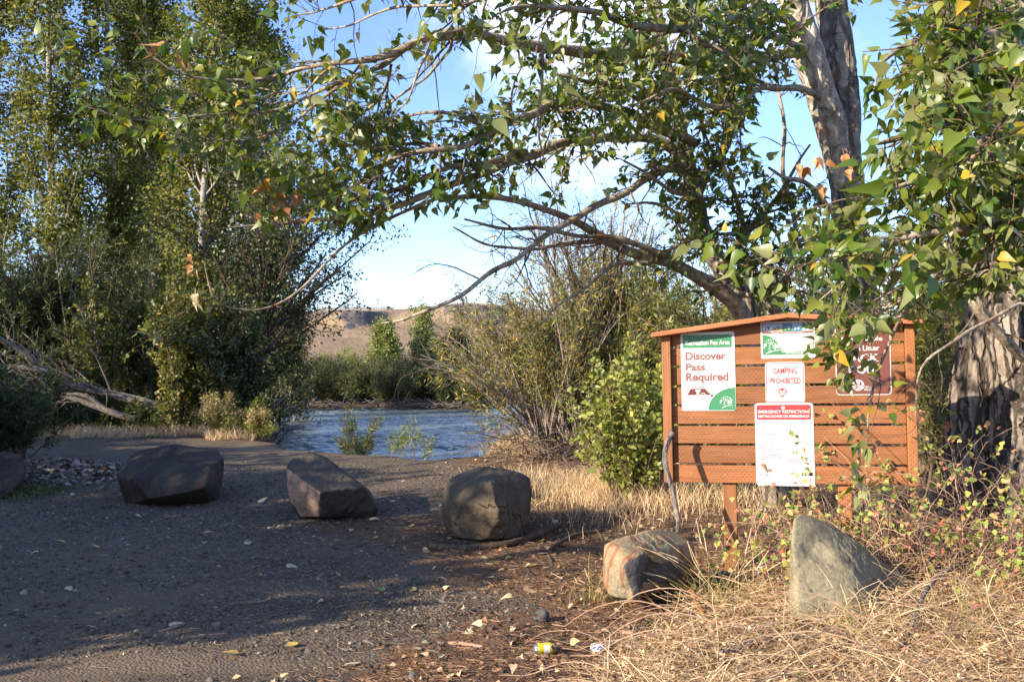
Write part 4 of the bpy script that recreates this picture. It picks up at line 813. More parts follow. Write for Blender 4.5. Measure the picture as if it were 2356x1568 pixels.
def crumple(label, u, v, r, mat, seed, cat='paper scrap'):
    p = ground_pt(u, v); V = IC3_V*r*(1+.55*vnoise(IC3_V*2.6+seed, seed)+.3*vnoise(IC3_V*6, seed+2))[:, None]*np.array([1.2, 1, .75])
    o = link('paper_scrap', npmesh('paper_scrap', V, [IC3_F], smooth=False), None, [mat]); o.location = (p[0], p[1], p[2]+r*.6+.02); return tag(o, label, cat, 'scraps of litter in the grass')
crumple('crumpled white foil scrap caught in the grass at the right', 2240, 1462, .035, M['steel'], 3)
crumple('white paper scrap on the ground right of the yellow can', 1375, 1503, .03, M['paper'], 5)
crumple('small white scrap behind the dry grass by the grey stick', 1745, 1322, .035, M['paper'], 9)

# ------------------------------------------------------------------ kiosk with its signs
KA = math.radians(-15.6); KC = at(1816, 1112, 7.6); KG = np.array([KC[0], KC[1], float(gz(KC[0], KC[1]))]); KT = math.radians(-1.0)
from mathutils import Euler
ER = Euler((0, KT, KA)).to_matrix(); ERn = np.array(ER)
def ob(u, v, off=0.):
    """photo point -> kiosk local (x, z) on the plane y = off"""
    a = at(u, v, 1.)-np.array([0, 0, CAMZ]); o_ = np.array([0, 0, CAMZ])-KG; a = ERn.T@a; o_ = ERn.T@o_
    t = (off-o_[1])/a[1]; p = o_+a*t; return p[0], p[2]
K = empty('notice_board', KG, 'orange-brown slatted wooden notice board with a low gabled roof and five signs', 'notice board', rot=(0, KT, KA))
x0, _ = ob(1537, 950); x1, _ = ob(2096, 950); zb = ob(1816, 1112)[1]; zt = zb+8*.152
zpk = ob(1812, 732)[1]; zl = ob(1520, 775)[1]; zr = ob(2110, 748)[1]; xpk = ob(1812, 732)[0]
def roofz(x): return np.interp(x, [x0-.08, xpk, x1+.06], [zl, zpk, zr])
xi0, xi1 = x0+.035, x1-.035
for k in range(8):
    za = zb+k*.152; zc = za+.134; mb = MB()
    if k == 7:
        xs_ = np.linspace(xi0, xi1, 9); top = roofz(xs_)-.006; Vf = []; n_ = 9
        V = np.concatenate([P3(xs_, 0, za), P3(xs_, 0, top), P3(xs_, .036, za), P3(xs_, .036, top)]); i = np.arange(8)
        mb.add(V, [np.stack([i, i+1, i+10, i+9], -1), np.stack([i+19, i+18, i+27, i+28], -1), np.stack([i+9, i+10, i+28, i+27], -1), np.stack([i+1, i, i+18, i+19], -1)])
    else: mb.box((xi0, 0, za), (xi1, .036, zc))
    o = mb.build('slat', [M['slat']], K, smooth=False)
    b_ = o.modifiers.new('b', 'BEVEL'); b_.width = .004; b_.segments = 2
for xx, zz_ in ((x0, roofz(x0)), (x1, roofz(x1))):
    mb = MB(); mb.box((xx-.034, -.055, zb-.0), (xx+.034, .085, zz_-.004)); o = mb.build('side_post', [M['post']], K, smooth=False); b_ = o.modifiers.new('b', 'BEVEL'); b_.width = .005; b_.segments = 2
for (ua, ub, vt) in ((1664, 1695, 1110), (1929, 1960, 1118)):
    xa, za = ob(ua, 1150, .04); xb_, _ = ob(ub, 1150, .04)
    mb = MB(); mb.box((xa, .038, -.3), (xb_, .138, zb+1.0)); o = mb.build('support_post', [M['post']], K, smooth=False); b_ = o.modifiers.new('b', 'BEVEL'); b_.width = .006; b_.segments = 2
for (xa, xb_, za, zc) in ((x0-.105, xpk, zl-.004, zpk), (xpk, x1+.085, zpk, zr)):
    V = [(xa,-.13,za),(xb_,-.13,zc),(xb_,.15,zc),(xa,.15,za)]; V += [(a_, b2, c_+.036) for a_, b2, c_ in V]
    mb = MB(); mb.add(V, np.array([(0,3,2,1),(0,1,5,4),(1,2,6,5),(2,3,7,6),(3,0,4,7)])); mb.F.append(np.array([(4,5,6,7)])); mb.M.append(1)
    o = mb.build('roof_board', [M['roofw'], M['rooftop']], K, smooth=False); b_ = o.modifiers.new('b', 'BEVEL'); b_.width = .004; b_.segments = 2

def rrect(x0, x1, z0, z1, r, n=8):
    P = []
    for cx, cz, a0 in ((x1-r, z1-r, 0), (x0+r, z1-r, PI/2), (x0+r, z0+r, PI), (x1-r, z0+r, 1.5*PI)):
        for k in range(n+1): a = a0+k*PI/2/n; P.append((cx+r*math.cos(a), cz+r*math.sin(a)))
    return P
def poly_mesh(name, loops, y, mat, parent, thick=0.):
    """filled outlines in the board plane (list of lists of (x,z)), facing the viewer"""
    bm = bmesh.new()
    for Lp in loops:
        vs = [bm.verts.new((x, y, z)) for x, z in Lp]
        try: bm.faces.new(vs)
        except Exception: pass
    for f in bm.faces:
        f.normal_update()
        if f.normal.y > 0: f.normal_flip()
    if thick:
        r = bmesh.ops.extrude_face_region(bm, geom=bm.faces[:]); bmesh.ops.translate(bm, verts=[v for v in r['geom'] if isinstance(v, bmesh.types.BMVert)], vec=(0, thick, 0))
        bmesh.ops.recalc_face_normals(bm, faces=bm.faces[:])
    me = bpy.data.meshes.new(name); bm.to_mesh(me); bm.free(); return link(name, me, parent, [mat])
def ring_loops(outer, inner):
    n = len(outer); return [[outer[i], outer[(i+1) % n], inner[(i+1) % n], inner[i]] for i in range(n)]
def text(s, box, y, mat, parent, name='lettering', bold=.0, name2=None, shear=0):
    """text scaled to fill box (x0,x1,z0,z1)"""
    cu = bpy.data.curves.new('tmp', 'FONT'); cu.body = s; cu.size = 1; cu.offset = bold; cu.fill_mode = 'FRONT'; cu.resolution_u = 3; cu.shear = shear; cu.space_line = 1.0
    o = bpy.data.objects.new('tmp', cu); COL.objects.link(o); dg = bpy.context.evaluated_depsgraph_get(); dg.update(); me = bpy.data.meshes.new_from_object(o.evaluated_get(dg)); bpy.data.objects.remove(o)
    n = len(me.vertices); co = np.zeros(n*3, np.float32); me.vertices.foreach_get('co', co); co = co.reshape(-1, 3); lo, hi = co.min(0), co.max(0)
    X = box[0]+(co[:, 0]-lo[0])/(hi[0]-lo[0])*(box[1]-box[0]); Z = box[2]+(co[:, 1]-lo[1])/max(hi[1]-lo[1], 1e-6)*(box[3]-box[2])
    me.vertices.foreach_set('co', np.stack([X, np.full(n, y), Z], -1).astype(np.float32).ravel()); me.name = name; me.materials.clear(); me.update()
    return link(name, me, parent, [mat])
def sbox(u0, v0, u1, v1): a = ob(u0/1.7385, v0/1.7385, -.01); b = ob(u1/1.7385, v1/1.7385, -.01); return (a[0], b[0], b[1], a[1])   # photo pixels (full size)
def sub(B, a, b, c, d): w_, h_ = B[1]-B[0], B[3]-B[2]; return (B[0]+a*w_, B[0]+b*w_, B[3]-d*h_, B[3]-c*h_)           # fractions, from the top left
def sheet(name, B, r, mat, parent, y, thick=.003): return poly_mesh(name, [rrect(*B, r)], y, mat, parent, thick)
def border(B, a, b, r, mat, parent, y): o1 = rrect(B[0]+a, B[1]-a, B[2]+a, B[3]-a, r-a); i1 = rrect(B[0]+b, B[1]-b, B[2]+b, B[3]-b, max(r-b, .002)); return poly_mesh('border', ring_loops(o1, i1), y, mat, parent)
def bolt(x, z, parent, y, r=.006):
    mb = MB(); n = 12; th = np.arange(n)*2*PI/n; V = np.concatenate([[(x, y-.004, z)], P3(x+r*.7*np.cos(th), y-.003, z+r*.7*np.sin(th)), P3(x+r*np.cos(th), y, z+r*np.sin(th))]); i = np.arange(n); j = (i+1) % n
    mb.add(V, [np.stack([np.zeros(n, int), 1+i, 1+j], -1), np.stack([1+i, 13+i, 13+j, 1+j], -1)]); return mb.build('bolt', [M['steel']], parent)
def disc_pts(cx, cz, r, a0=0, a1=2*PI, n=40): return [(cx+r*math.cos(a0+(a1-a0)*k/n), cz+r*math.sin(a0+(a1-a0)*k/n)) for k in range(n+(a1-a0 < 6.28))]
def wedge(B, cx, cz, r, a0, a1): return [(cx, cz)]+[(cx+r*math.cos(a0+(a1-a0)*k/24), cz+r*math.sin(a0+(a1-a0)*k/24)) for k in range(25)]
def stroke(pts, w_):
    p = np.array(pts, float); t = np.gradient(p, axis=0); n = np.stack([-t[:, 1], t[:, 0]], -1); n /= np.linalg.norm(n, axis=1, keepdims=True); a = p+n*w_/2; b = p-n*w_/2
    return [[tuple(a[i]), tuple(a[i+1]), tuple(b[i+1]), tuple(b[i])] for i in range(len(p)-1)]
def passlogo(B, y, mat, parent):
    """park pass emblem: arched word over a word whose A is a fir tree, with a sweep below"""
    w_, h_ = B[1]-B[0], B[3]-B[2]; cx, cz = B[0]+.52*w_, B[2]+.42*h_
    for i, ch in enumerate('DISCOVER'):
        a = math.radians(158-i*19.5); r = .46*w_; c_ = (cx+r*math.cos(a), cz+r*.98*math.sin(a)); hw = .045*w_ if ch != 'I' else .014*w_
        o = text(ch, (-hw, hw, -.075*h_, .075*h_), y, mat, parent, 'lettering', .02); me = o.data; co = np.zeros(len(me.vertices)*3, np.float32); me.vertices.foreach_get('co', co); co = co.reshape(-1, 3)
        t = a-PI/2; X = co[:, 0]*math.cos(t)-co[:, 2]*math.sin(t)+c_[0]; Z = co[:, 0]*math.sin(t)+co[:, 2]*math.cos(t)+c_[1]; me.vertices.foreach_set('co', np.stack([X, np.full(len(X), y), Z], -1).astype(np.float32).ravel()); me.update()
    text('P', (B[0], B[0]+.17*w_, cz-.10*h_, cz+.17*h_), y, mat, parent, bold=.03); text('SS', (cx+.12*w_, B[1]-.02*w_, cz-.10*h_, cz+.15*h_), y, mat, parent, bold=.03)
    arc = [(cx-.04*w_+.27*w_*math.cos(a), cz+.27*w_*math.sin(a)) for a in np.linspace(2.6, .5, 14)]
    L_ = stroke(arc, .03*w_)+stroke([(cx-.06*w_, cz+.22*h_), (cx-.22*w_, cz+.0*h_), (cx-.10*w_, cz+.0*h_), (cx-.26*w_, cz-.16*h_), (cx-.10*w_, cz-.16*h_), (cx-.24*w_, cz-.30*h_)], .035*w_)
    L_ += stroke([(cx-.06*w_, cz+.22*h_), (cx+.10*w_, cz+.02*h_), (cx+.02*w_, cz-.0*h_), (cx+.20*w_, cz-.2*h_)], .035*w_)+stroke([(B[0]+.12*w_, B[2]), (cx, cz-.28*h_), (B[1], cz-.20*h_)], .05*w_)
    return poly_mesh('emblem', L_, y, mat, parent)
def wildlife(cx, cz, r, y, mat, bgm, parent):
    poly_mesh('emblem', [disc_pts(cx, cz, r)], y, mat, parent)
    Ls = []
    for k, f in enumerate((-.1, -.38, -.64)): xs_ = np.linspace(-1, 1, 16)*math.sqrt(1-f*f)*.95; Ls += stroke([(cx+r*a, cz+r*(f+.10*math.sin(a*5+k))) for a in xs_], .13*r)
    Ls.append([(cx-.75*r, cz+.1*r), (cx-.35*r, cz+.62*r), (cx-.1*r, cz+.25*r), (cx+.05*r, cz+.35*r), (cx-.1*r, cz+.06*r)]); Ls.append([(cx+.1*r, cz+.1*r), (cx+.42*r, cz+.78*r), (cx+.6*r, cz+.3*r), (cx+.8*r, cz+.1*r)])
    poly_mesh('emblem', Ls, y-.0006, bgm, parent)
Y0 = -.004
# 1 recreation fee area
B = sbox(2721, 1330, 2944, 1641); S1 = sheet('sign', B, .016, M['white'], K, Y0); tag(S1, 'white and green recreation fee area sign at the left of the board')
hb = sub(B, .04, .95, .035, .20); sheet('band', hb, .006, M['green'], S1, Y0-.0008, 0)
text('Recreation Fee Area', sub(B, .09, .91, .105, .165), Y0-.0016, M['white'], S1, bold=.02)
text('Discover', sub(B, .085, .835, .252, .355), Y0-.0008, M['rose'], S1, bold=.038); text('Pass', sub(B, .085, .45, .395, .49), Y0-.0008, M['rose'], S1, bold=.038); text('Required', sub(B, .085, .875, .515, .655), Y0-.0008, M['rose'], S1, bold=.038)
text('OR VEHICLE', sub(B, .51, .865, .405, .44), Y0-.0008, M['sage'], S1, bold=.02); text('ACCESS PASS', sub(B, .51, .91, .455, .49), Y0-.0008, M['sage'], S1, bold=.02); poly_mesh('border', [[(a, b) for a, b in rrect(*sub(B, .48, .485, .395, .505), .0005, 1)]], Y0-.0008, M['sage'], S1)
def F_(B, L_): return [(B[0]+a*(B[1]-B[0]), B[3]-b*(B[3]-B[2])) for a, b in L_]
poly_mesh('car_drawing', [F_(B, [(.105,.80),(.165,.72),(.44,.72),(.535,.80)])]+stroke(F_(B, [(.065,.83),(.13,.722),(.16,.702),(.3,.698),(.44,.702),(.48,.72),(.56,.835)]), .005)+[F_(B, [(.54,.80),(.585,.798),(.59,.82),(.55,.822)])], Y0-.0008, M['darkbrown'], S1)
poly_mesh('pass_drawing', stroke(F_(B, [(.36,.80),(.375,.782),(.40,.774),(.43,.782),(.445,.80)]), .004)+[F_(B, [(.26,.735),(.35,.735),(.35,.755),(.33,.757),(.33,.79),(.28,.79),(.28,.757),(.26,.755)])], Y0-.0016, M['cream'], S1); poly_mesh('pass_drawing', [F_(B, [(.29,.745),(.32,.745),(.32,.785),(.29,.785)])], Y0-.0022, M['yellowprint'], S1)
w_ = B[1]-B[0]; poly_mesh('corner_field', [[(B[1]-.003, B[2]+.004)]+[(B[1]-.003-.50*w_*math.sin(t)*1.0, B[2]+.004+.42*w_*1.0*math.cos(t)) for t in np.linspace(0, PI/2, 24)]], Y0-.0008, M['green'], S1)
passlogo(sub(B, .71, .935, .80, .965), Y0-.0016, M['white'], S1); text('OTHER LAND MGR REGULATIONS ARE SUBJECT TO FINES', sub(B, .05, .45, .957, .965), Y0-.0008, M['grey'], S1)
for a, b in ((.10, .065), (.92, .045), (.06, .955), (.935, .965)): q_ = F_(B, [(a, b)])[0]; bolt(q_[0], q_[1], S1, Y0-.001, .006)
# 2 pass poster
B = sbox(3041, 1287, 3262, 1430); S2 = sheet('sign', B, .003, M['white'], K, Y0); tag(S2, 'white and green landscape pass poster under the roof peak')
inn = sub(B, .03, .97, .05, .93); poly_mesh('border', ring_loops(rrect(*inn, .002), rrect(inn[0]+.003, inn[1]-.003, inn[2]+.003, inn[3]-.003, .001)), Y0-.0006, M['darkbrown'], S2)
for k, (m1, m2, m3_) in enumerate(((M['skyp'], M['snow'], M['black']), (M['skyp'], M['sand'], M['bluegrey']), (M['seap'], M['green'], M['white']), (M['skyp'], M['seap'], M['cream']), (M['green'], M['snow'], M['darkbrown']))):
    a = .04+k*.184; pb = sub(B, a, a+.18, .06, .27); p1 = poly_mesh('photo_strip', [[(pb[0], pb[2]), (pb[1], pb[2]), (pb[1], pb[3]), (pb[0], pb[3])]], Y0-.0012, m1, S2)
    poly_mesh('photo_strip', [F_(pb, [(0, .6), (.3, .5), (.55, .62), (1, .45), (1, 1), (0, 1)])], Y0-.0018, m2, S2); poly_mesh('photo_strip', [F_(pb, [(.2, .8), (.3, .55), (.38, .8)]), F_(pb, [(.55, .75), (.62, .4), (.7, .75)]), F_(pb, [(.3, .45), (.75, .38), (.78, .5), (.4, .5)])], Y0-.0024, m3_, S2)
sheet('band', sub(B, .04, .96, .27, .33), .0005, M['rose'], S2, Y0-.0012, 0); text('Enjoy Washington state', sub(B, .22, .78, .278, .325), Y0-.002, M['white'], S2, bold=.02)
gb = sub(B, .04, .96, .36, .90); poly_mesh('corner_field', [[(gb[0], gb[2])]+[(gb[0]+.33*w_*1.02*math.sin(t), gb[2]+(gb[3]-gb[2])*math.cos(t)) for t in np.linspace(0, PI/2, 20)]], Y0-.0012, M['green'], S2)
passlogo(sub(B, .055, .36, .42, .86), Y0-.002, M['white'], S2); sheet('band', sub(B, .38, .955, .83, .895), .0005, M['green'], S2, Y0-.0012, 0); text('www.discoverpass.wa.gov', sub(B, .45, .92, .835, .89), Y0-.002, M['white'], S2, bold=.01)
bx = sub(B, .66, .93, .36, .72); poly_mesh('border', ring_loops(rrect(*bx, .006), rrect(bx[0]+.001, bx[1]-.001, bx[2]+.001, bx[3]-.001, .005)), Y0-.0012, M['rose'], S2)
for k in range(5): text('Annual pass $30', sub(bx, .1, .8, .12+k*.17, .2+k*.17), Y0-.0012, M['rose'], S2)
# 3 camping prohibited
B = sbox(3059, 1448, 3221, 1611); S3 = sheet('sign', B, .028, M['white'], K, Y0); tag(S3, 'square white sign with red border reading camping prohibited'); border(B, .006, .0115, .028, M['red'], S3, Y0-.0008)
text('CAMPING', sub(B, .20, .81, .14, .29), Y0-.0008, M['red'], S3, bold=.028); text('PROHIBITED', sub(B, .11, .90, .385, .535), Y0-.0008, M['red'], S3, bold=.028)
c_ = F_(B, [(.43, .74)])[0]; wildlife(c_[0], c_[1], .034, Y0-.0008, M['red'], M['white'], S3); text('Washington', sub(B, .54, .65, .66, .68), Y0-.0008, M['rose'], S3); text('Department of', sub(B, .54, .67, .69, .71), Y0-.0008, M['rose'], S3); text('FISH and', sub(B, .54, .67, .735, .77), Y0-.0008, M['rose'], S3); text('WILDLIFE', sub(B, .54, .69, .785, .82), Y0-.0008, M['rose'], S3)
for b in (.13, .88): q_ = F_(B, [(.5, b)])[0]; bolt(q_[0], q_[1], S3, Y0-.001, .005)
# 4 emergency restrictions
B = sbox(3018, 1612, 3260, 1944); S4 = sheet('sign', B, .026, M['white'], K, Y0); tag(S4, 'tall white notice with a red header about emergency restrictions')
rb = rrect(*sub(B, .03, .965, .02, .20), .018); poly_mesh('band', [[(x, max(z, B[3]-.20*(B[3]-B[2]))) if True else 0 for x, z in rrect(B[0]+.03*(B[1]-B[0]), B[0]+.965*(B[1]-B[0]), B[3]-.20*(B[3]-B[2]), B[3]-.02*(B[3]-B[2]), .016)]], Y0-.0008, M['red'], S4)
text('EMERGENCY RESTRICTIONS', sub(B, .055, .94, .085, .122), Y0-.0016, M['white'], S4, bold=.02); text('RESTRICCIONES DE EMERGENCIA', sub(B, .055, .94, .143, .175), Y0-.0016, M['white'], S4, bold=.02)
text('Wildfire Risk Management', sub(B, .065, .46, .225, .243), Y0-.0008, M['black'], S4, bold=.03); text('Effective until further notice', sub(B, .065, .46, .250, .258), Y0-.0008, M['grey'], S4); text('Control De Riesgos De', sub(B, .51, .85, .225, .240), Y0-.0008, M['dim'], S4, bold=.01); text('Incendios Forestales', sub(B, .51, .82, .252, .268), Y0-.0008, M['dim'], S4, bold=.01)
EN = ['- Discharge of firearms is prohibited', '  unless engaged in lawful hunting.', '- No motor vehicles allowed EXCEPT', '  on developed roadways, camp-', '  grounds, trailheads, parking lots, or', '  areas within 10 feet of a roadway', '  that are not vegetated.', '- No fires or campfires.', '- No smoking EXCEPT in an enclosed', '  vehicle.', '- No use of chainsaws, acetylene', '  torches or other open flame', '  torches.', '- Those who start wildfires may be', '  responsible for the cost of fire', '  suppression.']
ES = ['Esta prohibido disparar armas de', 'fuego excepto para la caza', 'legal.', 'No se permiten vehiculos de motor', 'fuera de los caminos o campamentos', 'desarrollados, estacionamientos o', 'areas de senderos a menos de diez', 'pies de un camino sin vegetacion.', 'No se permiten fogatas.', 'Esta prohibido fumar EXCEPTO en', 'el interior de un vehiculo.', 'Esta prohibido usar motosierras,', 'sopletes de acetileno u otros', 'sopletes.', 'Las personas que inicien incendios', 'forestales pueden ser responsables', 'del costo de suprimir el incendio.']
for k, s_ in enumerate(EN): text(s_, sub(B, .065 if s_[0] == '-' else .08, .065+.40*len(s_)/36, .315+k*.0235, .330+k*.0235), Y0-.0008, M['black'] if k > 12 else M['dim'], S4, bold=.06 if k > 12 else .03)
for k, s_ in enumerate(ES): text(s_, sub(B, .52, .52+.40*len(s_)/34, .315+k*.0245, .328+k*.0245), Y0-.0008, M['black'] if k > 13 else M['dim'], S4, bold=.05 if k > 13 else .02)
sheet('footer', sub(B, .03, .965, .825, .965), .002, M['footer'], S4, Y0-.0008, 0); poly_mesh('border', stroke(F_(B, [(.03, .822), (.965, .822)]), .0018)+stroke(F_(B, [(.03, .967), (.965, .967)]), .0018)+stroke(F_(B, [(.78, .825), (.78, .965)]), .0015), Y0-.0014, M['black'], S4)
sheet('band', sub(B, .785, .965, .832, .878), .0005, M['black'], S4, Y0-.0016, 0); c_ = F_(B, [(.092, .872)])[0]; wildlife(c_[0], c_[1], .014, Y0-.0016, M['bluegrey'], M['footer'], S4)
poly_mesh('emblem', [disc_pts(*F_(B, [(.875, .855)])[0], .009)], Y0-.0024, M['white'], S4)
text('Washington Department of', sub(B, .135, .33, .855, .863), Y0-.0016, M['bluegrey'], S4); text('FISH & WILDLIFE', sub(B, .135, .33, .868, .885), Y0-.0016, M['bluegrey'], S4, bold=.01); text('Report violations and find current restrictions', sub(B, .12, .43, .915, .922), Y0-.0016, M['grey'], S4)
for b in (.058, .925): q_ = F_(B, [(.49, b)])[0]; poly_mesh('washer', [disc_pts(q_[0], q_[1], .013)], Y0-.0022, M['white'], S4); bolt(q_[0], q_[1], S4, Y0-.0024, .006)
# 5 pack it out
B = sbox(3338, 1299, 3567, 1578); S5 = sheet('sign', B, .028, M['white'], K, Y0); tag(S5, 'brown sign with white border reading be responsible with litter')
sheet('field', (B[0]+.006, B[1]-.006, B[2]+.006, B[3]-.006), .022, M['brown'], S5, Y0-.0008, 0)
for s_, q_, bo in (('Be', (.405, .565, .035, .105), .02), ('Responsible', (.12, .86, .175, .255), .02), ('with Litter', (.22, .80, .30, .375), .02), ('PACK', (.18, .79, .42, .53), .03), ('IT OUT', (.15, .83, .585, .70), .03)): text(s_, sub(B, *q_), Y0-.0016, M['white'], S5, bold=bo)
c_ = F_(B, [(.40, .86)])[0]; wildlife(c_[0], c_[1], .042, Y0-.0016, M['white'], M['brown'], S5); text('FISH and', sub(B, .50, .68, .87, .90), Y0-.0016, M['white'], S5); text('WILDLIFE', sub(B, .50, .71, .905, .94), Y0-.0016, M['white'], S5, bold=.01)
for b in (.12, .90): q_ = F_(B, [(.5, b)])[0]; bolt(q_[0], q_[1], S5, Y0-.002, .007)
for u, v in ((2768, 1671), (2904, 1671), (2917, 1814), (2903, 1896), (2767, 1893), (3640, 1571)): a = ob(u/1.7385, v/1.7385, 0); bolt(a[0], a[1], K, -.001, .005)
# stick leaning on the left post
q = np.array([np.append(at(u, v, Y), r) for u, v, Y, r in [(1549,992,7.62,.023),(1540,1010,7.62,.021),(1531,1040,7.55,.02),(1534,1075,7.5,.02),(1548,1120,7.45,.019),(1556,1165,7.4,.018),(1562,1200,7.35,.016),(1560,1226,7.32,.014)]])
q = resample(q, 26, .008, 3); mb = MB(); mb.add(*tubes(q[None, :, :3], q[None, :, 3], 9, True)); o = mb.build('leaning_branch', [M['drift']], None, q[-1, :3]); o.location = tuple(q[-1, :3]); tag(o, 'crooked grey branch propped against the left post of the notice board', 'branch')
stick('broken_stake', 'thick reddish stake standing behind the grey rock by the right kiosk post', [(1980,1260,.03,0),(1980,1260,.03,.15),(1982,1260,.028,.3),(1978,1260,.03,.42)], M['vine'], seed=31)

# ------------------------------------------------------------------ the big cottonwoods with their overhanging limbs
def in_poly(u, v, poly):
    ins = np.zeros(u.shape, bool); n = len(poly)
    for i in range(n):
        (xa, ya), (xb, yb) = poly[i], poly[(i+1) % n]
        if ya == yb: continue
        ins ^= ((ya > v) != (yb > v)) & (u < (xb-xa)*(v-ya)/(yb-ya)+xa)
    return ins
OPEN = [[(1840,60),(1980,60),(1988,400),(1905,400),(1850,200)], [(1540,745),(1845,745),(1845,880),(1900,900),(1900,1130),(1540,1130)], [(505,545),(700,545),(860,520),(1000,500),(1100,480),(1250,500),(1400,560),(1500,640),(1500,1100),(500,1100)], [(1745,170),(1830,210),(1880,300),(1895,400),(1840,430),(1770,380),(1745,300)], [(0,330),(180,300),(330,400),(480,420),(560,480),(500,600),(0,600)], [(1985,0),(2060,0),(2040,110),(1985,120)],
        [(640,0),(780,70),(960,60),(900,10)], [(930,130),(1080,110),(1060,240),(930,260)], [(1740,620),(1700,690),(1500,700),(1500,1200),(1735,1200),(1740,950),(1745,760)], [(1760,930),(1930,930),(1930,1300),(1740,1300)], [(2020,960),(2356,960),(2356,1300),(2020,1300)], [(1250,500),(1350,470),(1500,440),(1540,560),(1440,560),(1350,530)]]
def clearview(C):
    u, v = px(C[:, -1]); bad = np.zeros(len(C), bool)
    for p_ in OPEN: bad |= in_poly(u, v, p_)
    um, vm = px(C[:, C.shape[1]//2]); 
    for p_ in OPEN: bad |= in_poly(um, vm, p_)
    return ~bad
DF = .74
def limbs(tree, base, specs, bark='bark_near', leafm='leaf_near', yell=.0):
    """specs: (points, twigs per metre, leaves per twig, leaf size, bare twigs per metre, t range)"""
    LV = MB(); TW = MB(); nm = 0
    for k, (pts, dens, per, ls, bare, t0) in enumerate(specs):
        P, R = limb(pts, 44, .055, seed=k+3+int(base[1]*10)); Ln = np.linalg.norm(np.diff(P[0], axis=0), axis=1).sum()
        mb = MB(); kn = 1+.16*vnoise(P3(np.arange(44)*.9, k, 0), 7); mb.add(*tubes(P, R*kn[None], 10)); mb.build('limb', [M[bark]], tree, base)
        if dens:
            C, Rc, _ = grow(P, R, max(3, int(Ln*dens*.34*DF)), .62, .85, 8, t0, 1, up=.0, curl=.14, rr=.5, rmin=.003, keep=clearview)
            C1, R1, _ = grow(P, R, max(3, int(Ln*dens*DF)), .26, .9, 6, t0, 1, up=.05, curl=.16, rr=.4, rmin=.0022, keep=clearview)
            TW.add(*tubes(C, Rc, 5)); tips = [C1]
            if len(C):
                C2, R2, _ = grow(C, Rc, int(len(C)*3.6), .24, .8, 6, .15, 1, curl=.16, rmin=.0022, keep=clearview); tips.append(C2); TW.add(*tubes(C2, R2, 4)); tips.append(C[:, 2:8])
            TW.add(*tubes(C1, R1, 4)); Tp = np.concatenate(tips)
            V, F = fill(Tp, max(3, int(per*.72)), ls*.80, HEART, 0., out=.85, droop=.35, t0=.12, upn=.75, tp=.6, curlv=.45, sj=.32)
            LV.add(V, F)
        if bare:
            C, Rc, _ = grow(P, R, max(2, int(Ln*bare)), .5, .9, 9, .05, .98, up=-.02, curl=.22, rr=.4, rmin=.003); C2, R2, _ = grow(C, Rc, len(C)*2, .2, .7, 6, .2, 1, curl=.25, rmin=.002); TW.add(*tubes(C, Rc, 5)); TW.add(*tubes(C2, R2, 4))
    if TW.n: TW.build('twig', [M['twig']], tree, base)
    if LV.n: LV.build('foliage', [M[leafm]], tree, base)
def trunkpart(tree, base, pts, bark, k=18, m=40, name='trunk', bumpy=.06, fur=.0):
    if fur: k, m = 110, 300
    P, R = limb(pts, m, .02, seed=int(pts[0][0])); V, F = tubes(P, R, k)
    P_ = np.repeat(P[0], k, 0); d = nrm(V-P_); rr = np.repeat(R[0], k); Q = V.copy()
    V = V+d*(rr*bumpy*fbm(Q*np.array([5, 5, 1.6]), 3, 4))[:, None]
    if fur:
        w_ = Q*np.array([1, 1, .17])+.05*np.stack([vnoise(Q*5, 3), vnoise(Q*5, 4), vnoise(Q*5, 5)], -1); a_ = np.abs(fbm(w_*19, 4, 8, .6)); V = V-d*(fur*(1-np.clip(a_*3.2, 0, 1)))[:, None]+d*(fur*.5*fbm(w_*30, 2, 12))[:, None]
    mb = MB(); mb.add(V, F); return mb.build(name, [M[bark]], tree, base)

bA = np.array([*at(1755, 1150, 10.6)[:2], 0.]); A = empty('cottonwood_tree', bA, 'leaning cottonwood behind the board whose long limbs reach left over the gravel', 'tree')
trunkpart(A, bA, [(1790,1240,10.7,.17),(1770,1000,10.6,.15),(1740,800,10.5,.14),(1715,715,10.4,.13),(1650,600,10.4,.10),(1605,490,10.3,.085),(1575,350,10.2,.075),(1540,180,10,.065),(1510,0,9.8,.055),(1480,-250,9.6,.04)], 'bark_shaded', fur=.01)
trunkpart(A, bA, [(1775,1100,10.5,.11),(1745,900,10.3,.10),(1712,735,10.1,.088),(1660,672,9.9,.082),(1600,636,9.7,.066),(1540,606,9.5,.056),(1480,592,9.3,.05),(1425,570,9.1,.047),(1345,524,8.9,.036),(1270,489,8.6,.03),(1180,460,8.3,.025),(1090,450,8.1,.024),(1010,462,7.9,.017)], 'bark_near', name='limb')
